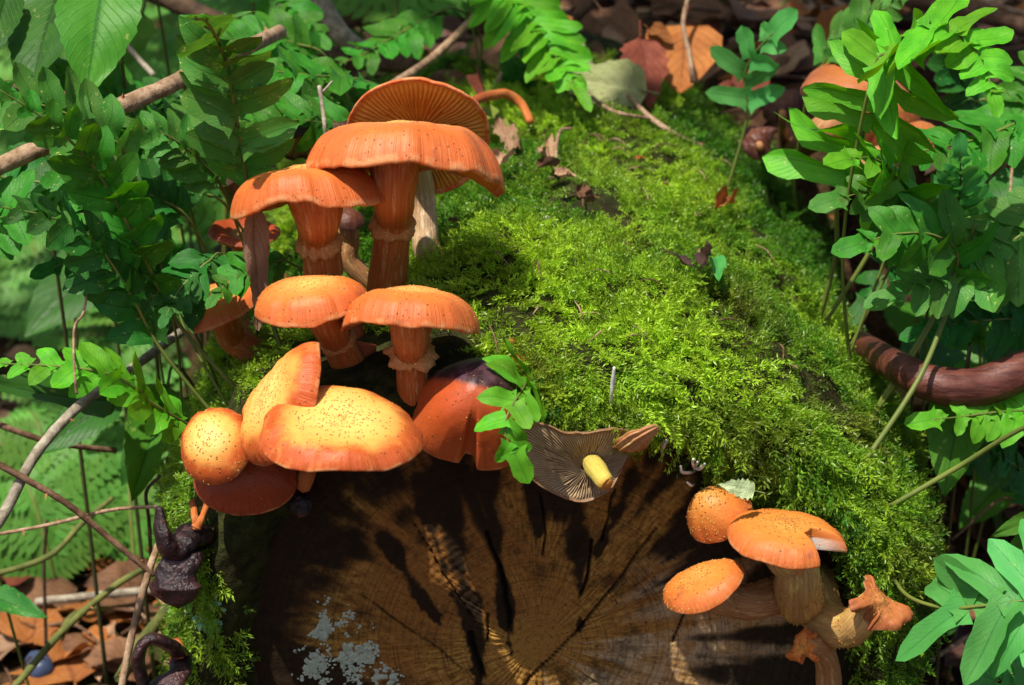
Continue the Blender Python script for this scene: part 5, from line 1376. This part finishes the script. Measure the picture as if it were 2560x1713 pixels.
BR('thin tan stem crossing the dark slanting one', [(-60, 1345, .06), (117, 1313, .06), (274, 1276, .05), (391, 1266, .045)], 5, BARK_TWIG, 6, 'bramble_cane', 19)
BR('pale dead stick standing up to the rotten black mushroom', [(300, 1740, .0), (328, 1596, .01), (371, 1432, .02), (400, 1350, .03)], [10, 10, 9], BARK_TWIG, 3, 'stick', 20, 'stick')
BR('long olive stem bowing through the lower left litter', [(-40, 1790, .10), (43, 1710, .11), (149, 1585, .13), (274, 1475, .15), (360, 1420, .16)], 10, BARK_GREEN, 4, 'bramble_cane', 21)
BR('bright green stem bending up right in the lower left', [(-60, 1450, .16), (117, 1393, .16), (203, 1311, .17), (281, 1245, .18)], 8, BARK_GREEN, 2, 'bramble_cane', 22)
BR('grey fallen stick lying level on the lower left litter', [(90, 1505, .24), (215, 1491, .24), (350, 1478, .24), (430, 1470, .24)], 11, BARK_GREY, 0, 'stick', 23, 'stick')
BR('thick green shaded stem leaning against the mossy flank', [(300, 1700, .09), (344, 1620, .09), (391, 1561, .09), (425, 1515, .09)], 18, BARK_GREEN, 0, 'woody_shoot', 24, 'stem')
BR('dark upright stem in the lower left undergrowth', [(115, 1610, .2), (112, 1500, .2), (110, 1400, .2), (118, 1300, .2)], 5, BARK_DARK, 0, 'woody_shoot', 25, 'stem')
BR('thin dark stem close to the mossy left edge', [(378, 1400, .08), (372, 1300, .08), (366, 1230, .08), (400, 1190, .08)], 5, BARK_DARK, 0, 'woody_shoot', 26, 'stem')
BR('dangling dry grass stalk bent above the level bright frond', [(245, 530, .03), (226, 665, .02), (210, 776, .01), (188, 812, .0), (184, 860, -.01), (186, 930, -.03), (192, 985, -.032)], [3, 3, 3.5, 3, 3.5], BARK_TWIG, 0, 'dry_stalk', 27, 'stalk')
BR('thick red purple weathered branch poking out from the right flank', [(2150, 860, .13), (2205, 895, .085), (2265, 930, .055), (2340, 962, .045), (2440, 970, .045), (2560, 925, .05), (2700, 880, .06)], [36, 40, 44, 50, 50, 46], BARK_RED, 0, 'branch', 28, 'branch', rough=.06)
BR('thick brown fallen branch across the top right corner', [(2150, -60, .48), (2274, -8, .47), (2427, 22, .46), (2523, 52, .45), (2700, 100, .44)], 26, BARK_BROWN, 0, 'branch', 29, 'branch')
BR('smooth tan twig above the fallen branch in the top right corner', [(2420, -12, .38), (2480, 10, .38), (2560, 34, .38), (2680, 60, .38)], 8, BARK_TWIG, 0, 'twig', 30)
BR('thin pale thorny twig at the right between spotted ferns', [(2600, 330, .13), (2540, 375, .13), (2485, 436, .13), (2440, 470, .13)], 5, BARK_TWIG, 4, 'twig', 31)
BR('pale dry stick hanging straight down at the right', [(2530, 420, .16), (2525, 500, .15), (2530, 560, .15)], 4, BARK_TWIG, 0, 'stick', 32, 'stick')
BR('forked grey dead twig standing between ferns and the largest cap', [(815, 385, .11), (812, 320, .11), (806, 270, .115), (798, 215, .12)], [4, 5, 5], BARK_GREY, 0, 'twig', 33, forks=[([(802, 235, .12), (815, 222, .12), (830, 203, .12)], 4)])
for i, q in enumerate([(30, 1500, 230, 1440), (60, 1600, 300, 1700), (130, 1690, 330, 1560), (240, 1560, 420, 1640), (20, 1200, 150, 1120), (120, 760, 20, 900), (380, 640, 240, 760), (440, 700, 540, 600), (1480, 60, 1640, 40), (1640, 90, 1800, 60), (1130, 60, 1040, 20), (1900, 80, 2020, 40), (2450, 620, 2560, 560), (2380, 1350, 2560, 1270), (2330, 1650, 2480, 1600)]):
    a, b = gpt(q[0], q[1], .004), gpt(q[2], q[3], .008)
    if q[0] > 2300: a, b = PX(q[0], q[1], .16), PX(q[2], q[3], .18); 
    m = (a + b) / 2 + np.array([random.uniform(-.01, .01), 0, random.uniform(.003, .015)])
    BR('thin fallen twig lying on the leaf litter', [a, m, b], random.uniform(3, 7), random.choice([BARK_BROWN, BARK_TWIG, BARK_GREEN, BARK_DARK]), 0, 'twig', 40 + i, group='thin fallen twigs in the litter')

# ================================================================== fallen leaves
def crumple(me, amp, freq, seed):
    n = len(me.vertices); co = np.empty(n * 3, np.float32); me.vertices.foreach_get('co', co); co = co.reshape(-1, 3)
    co[:, 2] += fbm(co * freq, 3, seed) * amp; co[:, 1] += fbm(co * freq + 9, 3, seed + 1) * amp * .5
    me.vertices.foreach_set('co', co.ravel()); me.update()
    return me
def roll(me, turns):                      # curl the blade round its length
    n = len(me.vertices); co = np.empty(n * 3, np.float32); me.vertices.foreach_get('co', co); co = co.reshape(-1, 3)
    a = co[:, 1] * turns; r = 1.0 / turns
    z = co[:, 2].copy(); co[:, 1] = np.sin(a) * (r - z); co[:, 2] = r - np.cos(a) * (r - z)
    me.vertices.foreach_set('co', co.ravel()); me.update()
    return me
def dleaf(label, A, B, nrm, W, mat, seed=0, name='dead_leaf', aspect=.8, teeth=14, tooth=.05, heart=0, bend=.1, cup=.1, amp=.05, tear=0, fold=0, curl=0, cat='leaf', stalk=True, group=None):
    A, B = to_world(A), to_world(B); L = np.linalg.norm(B - A)
    me = crumple(broad_mesh('blade', mat, seed, teeth=teeth, tooth=tooth, aspect=aspect, heart=heart, bend=bend, cup=cup, tear=tear, fold=fold, rows=22, cols=10), amp, 3.2, seed)
    if curl: roll(me, curl)
    o = place_leaf(name, me, A, B - A, nrm, L, label, cat, group, W=W)
    if stalk:
        V, F, uv, _ = tube_geo([(.02, 0, 0), (-.10, .01, .02), (-.22, .03, .05)], [.012, .012, .014], n=8, sides=6)
        link('leaf_stalk', new_mesh('leaf_stalk', V, F, mat, uv), o)
    return o
px = lambda n, y: n * mpp(y)
dleaf('large heart shaped grey green leaf propped at the back edge of the moss', (1602, 225, .315), (1385, 190, .325), (.05, -.90, .42), px(140, .32), DEAD_GREY, 1, heart=.10, aspect=.92, amp=.06, tear=.2, teeth=16, tooth=.06)
dleaf('folded upper flap of grey green leaf behind the heart shaped one', (1375, 95, .345), (1490, 185, .33), (.1, -.85, .5), px(110, .35), DEAD_GREY, 2, aspect=.8, amp=.08)
dleaf('torn red brown leaf hanging point down beside the heart shaped leaf', (1600, 95, .345), (1628, 268, .315), (.15, -.9, .35), px(150, .33), DEAD_RED, 3, aspect=.8, amp=.10, tear=.35, tooth=.12)
dleaf('upright orange brown leaf standing behind the torn red brown one', (1712, 55, .365), (1706, 222, .335), (.0, -.95, .25), px(190, .35), DEAD_ORANGE, 4, aspect=.95, amp=.06, tooth=.02)
dleaf('dull brown leaf with lighter veins behind the slender orange twig', (1250, 60, .42), (1300, 195, .37), (-.1, -.85, .5), px(210, .39), DEAD_BROWN, 5, aspect=.85, amp=.09, tear=.15)
dleaf('bright rust leaf peeking from behind the hanging bright fern', (1372, 30, .40), (1405, 130, .38), (.2, -.85, .5), px(120, .39), DEAD_ORANGE, 6, aspect=.8, amp=.08)
dleaf('curled brown leaf with folded rim above the heart shaped leaf', (1500, 20, .42), (1600, 110, .38), (.1, -.7, .7), px(130, .4), DEAD_BROWN, 7, aspect=.8, amp=.12, curl=1.6)
dleaf('crinkled orange scrap on top of the upright orange leaf', (1620, 70, .36), (1680, 100, .35), (.2, -.6, .8), px(70, .36), DEAD_ORANGE, 8, aspect=.8, amp=.16, curl=2.0)
dleaf('wide tan leaf in the shade behind the tipped back mushroom', (1180, 190, .40), (1050, 215, .36), (0, -.7, .7), px(90, .38), DEAD_BROWN, 9, aspect=.8, amp=.06)
dleaf('dark purple curled leaf beside the gilled orange cap', (1195, 178, .28), (1205, 245, .25), (-.4, -.8, .3), px(55, .26), DEAD_RED, 10, aspect=.7, amp=.1, curl=2.4)
dleaf('crimson brown leaf at the mossy edge behind the short fern', (1850, 235, .34), (1930, 160, .36), (-.1, -.8, .6), px(110, .35), DEAD_RED, 11, aspect=.8, amp=.12, tear=.3)
dleaf('red leaf fragment lying left of the crimson brown leaf', (1800, 245, .34), (1870, 200, .35), (.1, -.7, .7), px(70, .35), DEAD_RED, 12, aspect=.8, amp=.12)
dleaf('large tan leaf lit by the sun behind the spotted ferns', (2390, 610, .20), (2600, 500, .24), (-.1, -.75, .65), px(230, .22), DEAD_TAN, 13, aspect=.8, amp=.05)
dleaf('long dry brown folded leaf hanging down beneath the left orange cap', (632, 505, .028), (655, 835, .026), (.5, -.85, .1), px(230, .03), DEAD_TAN, 14, aspect=.30, amp=.06, curl=2.2, stalk=False, tooth=.08)
def mleaf(label, p0, p1, W, mat, seed, lift=.004, **kw):
    a, n0 = hit(*p0); b, n1 = hit(*p1)
    lift += .0055
    return dleaf(label, a + n0 * lift, b + n1 * lift, kw.pop('nrm', unit(n0 + n1)), W * mpp(float(a[1])), mat, seed, **kw)
mleaf('small yellow green leaf resting by the rim of the largest cap', (1215, 330), (1290, 362), 60, LEAF_LIME, 21, lift=.006, aspect=.75, amp=.08, bend=.2)
mleaf('narrow lime leaf curled beside the yellow green one', (1212, 335), (1240, 372), 28, LEAF_LIME, 22, lift=.006, aspect=.5, curl=3)
mleaf('crumbling lacy tan leaf on the moss right of the largest cap', (1262, 360), (1300, 425), 70, DEAD_TAN, 23, lift=.005, aspect=.8, amp=.2, tear=.6, tooth=.2)
mleaf('curled tan shell of leaf beside the lacy one', (1250, 470), (1285, 440), 70, DEAD_TAN, 24, lift=.006, aspect=.9, amp=.2, curl=3.2)
mleaf('lacy brown leaf skeleton above the crumpled chain', (1350, 410), (1400, 460), 55, DEAD_TAN, 25, lift=.005, aspect=.8, amp=.2, tear=.6, tooth=.2)
mleaf('dark curled leaf ring at the top of the crumpled chain', (1370, 490), (1415, 465), 60, DEAD_BROWN, 26, lift=.007, aspect=.9, amp=.15, curl=4)
mleaf('crumpled pinkish brown leaf in the middle of the chain', (1395, 510), (1440, 500), 55, DEAD_TAN, 27, lift=.007, aspect=.9, amp=.25, curl=3)
mleaf('crumpled brown leaf ball at the lower end of the chain', (1420, 565), (1475, 555), 80, DEAD_BROWN, 28, lift=.008, aspect=.95, amp=.28, curl=3)
mleaf('small rust bud scale lying alone on the bright moss', (1572, 445), (1612, 440), 30, DEAD_ORANGE, 29, lift=.004, aspect=.6, amp=.1, curl=3)
mleaf('curled orange leaf scrap on the moss toward the right flank', (1758, 575), (1800, 535), 60, DEAD_ORANGE, 30, lift=.006, aspect=.9, amp=.2, curl=3)
mleaf('small pale tan oval flake near the end of the forked twig', (1705, 400), (1742, 406), 20, DEAD_TAN, 31, lift=.005, aspect=.6, stalk=False)
mleaf('folded dark brown leaf, its left half flat on the moss', (1700, 722), (1640, 698), 42, DEAD_DARK, 32, lift=.006, aspect=.7, amp=.1, bend=-.1)
mleaf('folded dark brown leaf flap standing up from the moss', (1705, 725), (1730, 675), 50, DEAD_DARK, 33, lift=.010, aspect=.9, amp=.1, nrm=(-.3, -.9, .3))
mleaf('small round fresh green leaf lying on the moss', (1765, 705), (1770, 760), 50, FERN_PALE, 34, lift=.008, aspect=.85, amp=.03, tooth=.0, nrm=(0, -.8, .6))
mleaf('dark plum flake on the upper moss', (1640, 505), (1655, 510), 14, DEAD_RED, 35, lift=.004, aspect=.8, stalk=False)
mleaf('tiny brown flake among moss under the largest cap', (1135, 590), (1160, 600), 30, DEAD_BROWN, 36, lift=.003, aspect=.8, amp=.2, stalk=False)
dleaf('pale green toothed leaf piece resting on the downy orange cap', (1890, 1228, -.030), (1800, 1212, -.036), (-.1, -.85, .55), px(70, -.03), LEAF_PALE, 37, aspect=.75, tooth=.22, teeth=7, amp=.05, bend=.05)
for i in range(46):                        # short brown needles and stalk bits on the moss
    a, b = random.uniform(1230, 2150), random.uniform(330, 1050)
    p, n_ = hit(a, b)
    if p[1] > .40 or p[1] < .0: continue
    d = unit(np.cross(n_, np.random.default_rng(i).normal(size=3))) * random.uniform(.003, .009)
    tag(tube('dry_stalk', [p + n_ * .003 - d, p + n_ * .0055, p + n_ * .004 + d], [.0003, .0004, .0002], random.choice([BARK_BROWN, BARK_TWIG]), n=8, sides=5), 'hair thin brown stalk fragment caught in the moss', 'stalk', 'stalk fragments in the moss')
# a white bead-like puff and two berries
def ball(name, p, r, mat, label, cat, seed=0):
    th = np.linspace(0, np.pi, 14); phv = np.linspace(0, 2 * np.pi, 20, endpoint=False)
    Tg, Pg = np.meshgrid(th, phv, indexing='ij')
    V = np.stack([np.sin(Tg) * np.cos(Pg), np.sin(Tg) * np.sin(Pg), np.cos(Tg) * .92], -1)
    V = V * (1 + .08 * fbm(V * 2.5, 2, seed))[..., None] * r
    V[..., 2] -= .12 * r * np.exp(-((V[..., 0] ** 2 + V[..., 1] ** 2) / (r * .3) ** 2)) * (V[..., 2] > 0)
    o = link(name, new_mesh(name, V.reshape(-1, 3) + p, grid_faces(14, 20, True), mat))
    return tag(o, label, cat)
p, n_ = hit(1361, 566)
ball('snowy_puffball', p + n_ * .0035, .0015, SNUFF, 'tiny white round fungus bead sitting on the moss', 'fungus', 3)
k = NT('blue_black_berry'); BERRY = k.done(k.mix(k.noise(k.obj(), 200.0), (0.02, 0.03, 0.07), (0.06, 0.09, 0.17)), .4, .4)
ball('berry', gpt(104, 1698, .005), .0072, BERRY, 'round blue black berry on the lower left litter', 'berry', 5)
ball('berry', gpt(92, 1672, .004), .0055, BERRY, 'smaller dark berry tucked behind the round blue black one', 'berry', 6)
dleaf('bright orange lobed leaf beside the berries', gpt(190, 1730, .006), gpt(150, 1640, .010), (0, -.4, .9), .06, DEAD_ORANGE, 41, aspect=.9, tooth=.45, teeth=5, amp=.1)
dleaf('orange brown leaf leaning behind the berries', gpt(60, 1660, .01), gpt(130, 1590, .02), (0, -.5, .8), .05, DEAD_ORANGE, 42, aspect=.8, amp=.1)
dleaf('pale orange leaf lying flat at the left border', gpt(-20, 1150, .01), gpt(70, 1130, .012), (0, -.4, .9), .06, DEAD_TAN, 43, aspect=.8, amp=.1)
# litter leaves one can count
DL = []
for i, m_ in enumerate([DEAD_BROWN, DEAD_ORANGE, DEAD_BROWN, DEAD_TAN, DEAD_BROWN, DEAD_DARK]):
    me = crumple(broad_mesh('litter_leaf', m_, 60 + i, aspect=random.uniform(.6, .85), bend=random.uniform(-.1, .3), rows=12, cols=6, tear=.25), .12, 3.0, i)
    if i % 2: roll(me, 1.5)
    DL.append(me)
n = 0
while n < 110:
    zone = random.random()
    if zone < .42: a, b, gp, lb = random.uniform(950, 2250), random.uniform(-10, 230), 'litter leaves behind the mossy log', 'dead brown leaf in the litter heap behind the mossy log'
    elif zone < .85: a, b, gp, lb = random.uniform(0, 420), random.uniform(1150, 1713), 'litter leaves left of the log', 'dead leaf in the litter among stems left of the log'
    else: a, b, gp, lb = random.uniform(2280, 2560), random.uniform(1050, 1700), 'litter leaves right of the log', 'dead leaf in the shaded litter right of the log'
    p = gpt(a, b, random.uniform(.004, .012))
    if p[1] < 0.0: continue
    L = random.uniform(.028, .055) if p[1] < .6 else random.uniform(.04, .07)
    if zone < .42 and p[1] < .36: L *= .8
    place_leaf('dead_leaf', random.choice(DL), p, (random.uniform(-1, 1), random.uniform(-1, 1), random.uniform(-.25, .35)), (random.uniform(-.5, .5), random.uniform(-.9, .2), 1), L, lb, 'leaf', gp)
    n += 1
# finer litter nobody could count
lit = bpy.data.collections.new('litter_bits')
for i, m_ in enumerate([DEAD_BROWN, DEAD_ORANGE, DEAD_RED, DEAD_TAN, DEAD_DARK]):
    me = crumple(broad_mesh('litter_bit', m_, 80 + i, aspect=.7, rows=7, cols=4, tear=.4), .2, 3.0, i)
    lit.objects.link(bpy.data.objects.new('litter_bit', me))
for i, m_ in enumerate([BARK_BROWN, BARK_TWIG]):
    V, F, uv, _ = tube_geo([(-.8, 0, 0), (0, .1, .06), (.8, -.05, 0)], [.025, .03, .02], n=7, sides=5)
    lit.objects.link(bpy.data.objects.new('litter_stick', new_mesh('litter_stick', V, F, m_, uv)))
NL = 9000
r1 = RNG.random((NL, 2))
near = RNG.random(NL) < .7
LX = np.where(near, -1.0 + 2.0 * r1[:, 0], -2.2 + 4.4 * r1[:, 0]); LY = np.where(near, -.35 + 1.5 * r1[:, 1], .6 + 3.0 * r1[:, 1])
ok = ~((np.abs(LX - LCX) < .16) & (LY < .38) & (LY > -.02))
LX, LY = LX[ok], LY[ok]; NL = len(LX)
LZ = ground_z(LX, LY) + RNG.uniform(.001, .010, NL)
Xd = RNG.normal(size=(NL, 3)) * [1, 1, .25]; Zd = np.array([0, 0, 1.0]) + RNG.normal(size=(NL, 3)) * .35
idx = np.where(RNG.random(NL) < .3, RNG.integers(5, 7, NL), RNG.integers(0, 5, NL))
instancer('leaf_litter', np.stack([LX, LY, LZ], 1), eulers(Xd, Zd), RNG.uniform(.015, .042, NL), idx, lit, {}, 'brown leaf and twig litter covering the forest floor', 'litter')

# ================================================================== a small tree added out of view: its leaves shade the ground behind
TRB = np.array([-1.75, 1.15, 0.0]); TRB[2] = float(ground_z(TRB[0], TRB[1])) - .03
tree = tag(empty('added_shade_tree', TRB), 'unseen leafy tree added out of view to shade the litter behind the log', 'tree')
tt = [TRB, TRB + np.array([.06, -.03, .6]), TRB + np.array([.2, -.1, 1.1]), TRB + np.array([.45, -.2, 1.6])]
tube('trunk', tt, [.035, .03, .024, .014], BARK_GREY, tree, n=40, sides=14, rough=.08, freq=30)
LIMB = []
for i in range(11):
    s0 = catmull(tt, 40)[14 + i * 2]
    e = np.array([-1.75 + 2.55 * ((i * 0.37) % 1.0), .15 + 1.45 * ((i * .61) % 1.0), random.uniform(1.05, 1.4)])
    LIMB.append([s0, s0 * .6 + e * .4 + np.array([0, 0, .12]), e * .8 + s0 * .2 + np.array([0, 0, .08]), e])
    tube('limb', LIMB[-1], [.013, .010, .007, .003], BARK_GREY, tree, n=24, sides=8)
cv, cf, cuv = [], [], []
rg = np.random.default_rng(77)
XY = np.stack([rg.uniform(-1.75, .85, 4600), rg.uniform(-.05, 1.65, 4600)], 1)
XY = XY[fbm(np.stack([XY[:, 0] * 3.2, XY[:, 1] * 3.2, 0 * XY[:, 0] + .7], 1), 3, 5) > -.30][:3000]
for x, y in XY:
    z = 1.15 + rg.uniform(-.12, .3)
    d = unit(rg.normal(size=3) * [1, 1, .3]); nn = unit(np.array([0, 0, 1.0]) + rg.normal(size=3) * .5); nn = unit(nn - d * np.dot(nn, d)); w_ = np.cross(nn, d)
    L = rg.uniform(.05, .09); p = np.array([x, y, z]); i = len(cv)
    cv += [p, p + d * L * .3 + w_ * L * .36, p + d * L * .7 + w_ * L * .33, p + d * L - nn * L * .15, p + d * L * .7 - w_ * L * .33, p + d * L * .3 - w_ * L * .36]
    cuv += [(0, .5), (.3, 1), (.7, 1), (1, .5), (.7, 0), (.3, 0)]; cf.append((i, i + 1, i + 2, i + 3, i + 4, i + 5))
tag(link('crown', new_mesh('crown', cv, cf, BROAD_BRIGHT, cuv, smooth=False), tree), kind='stuff')
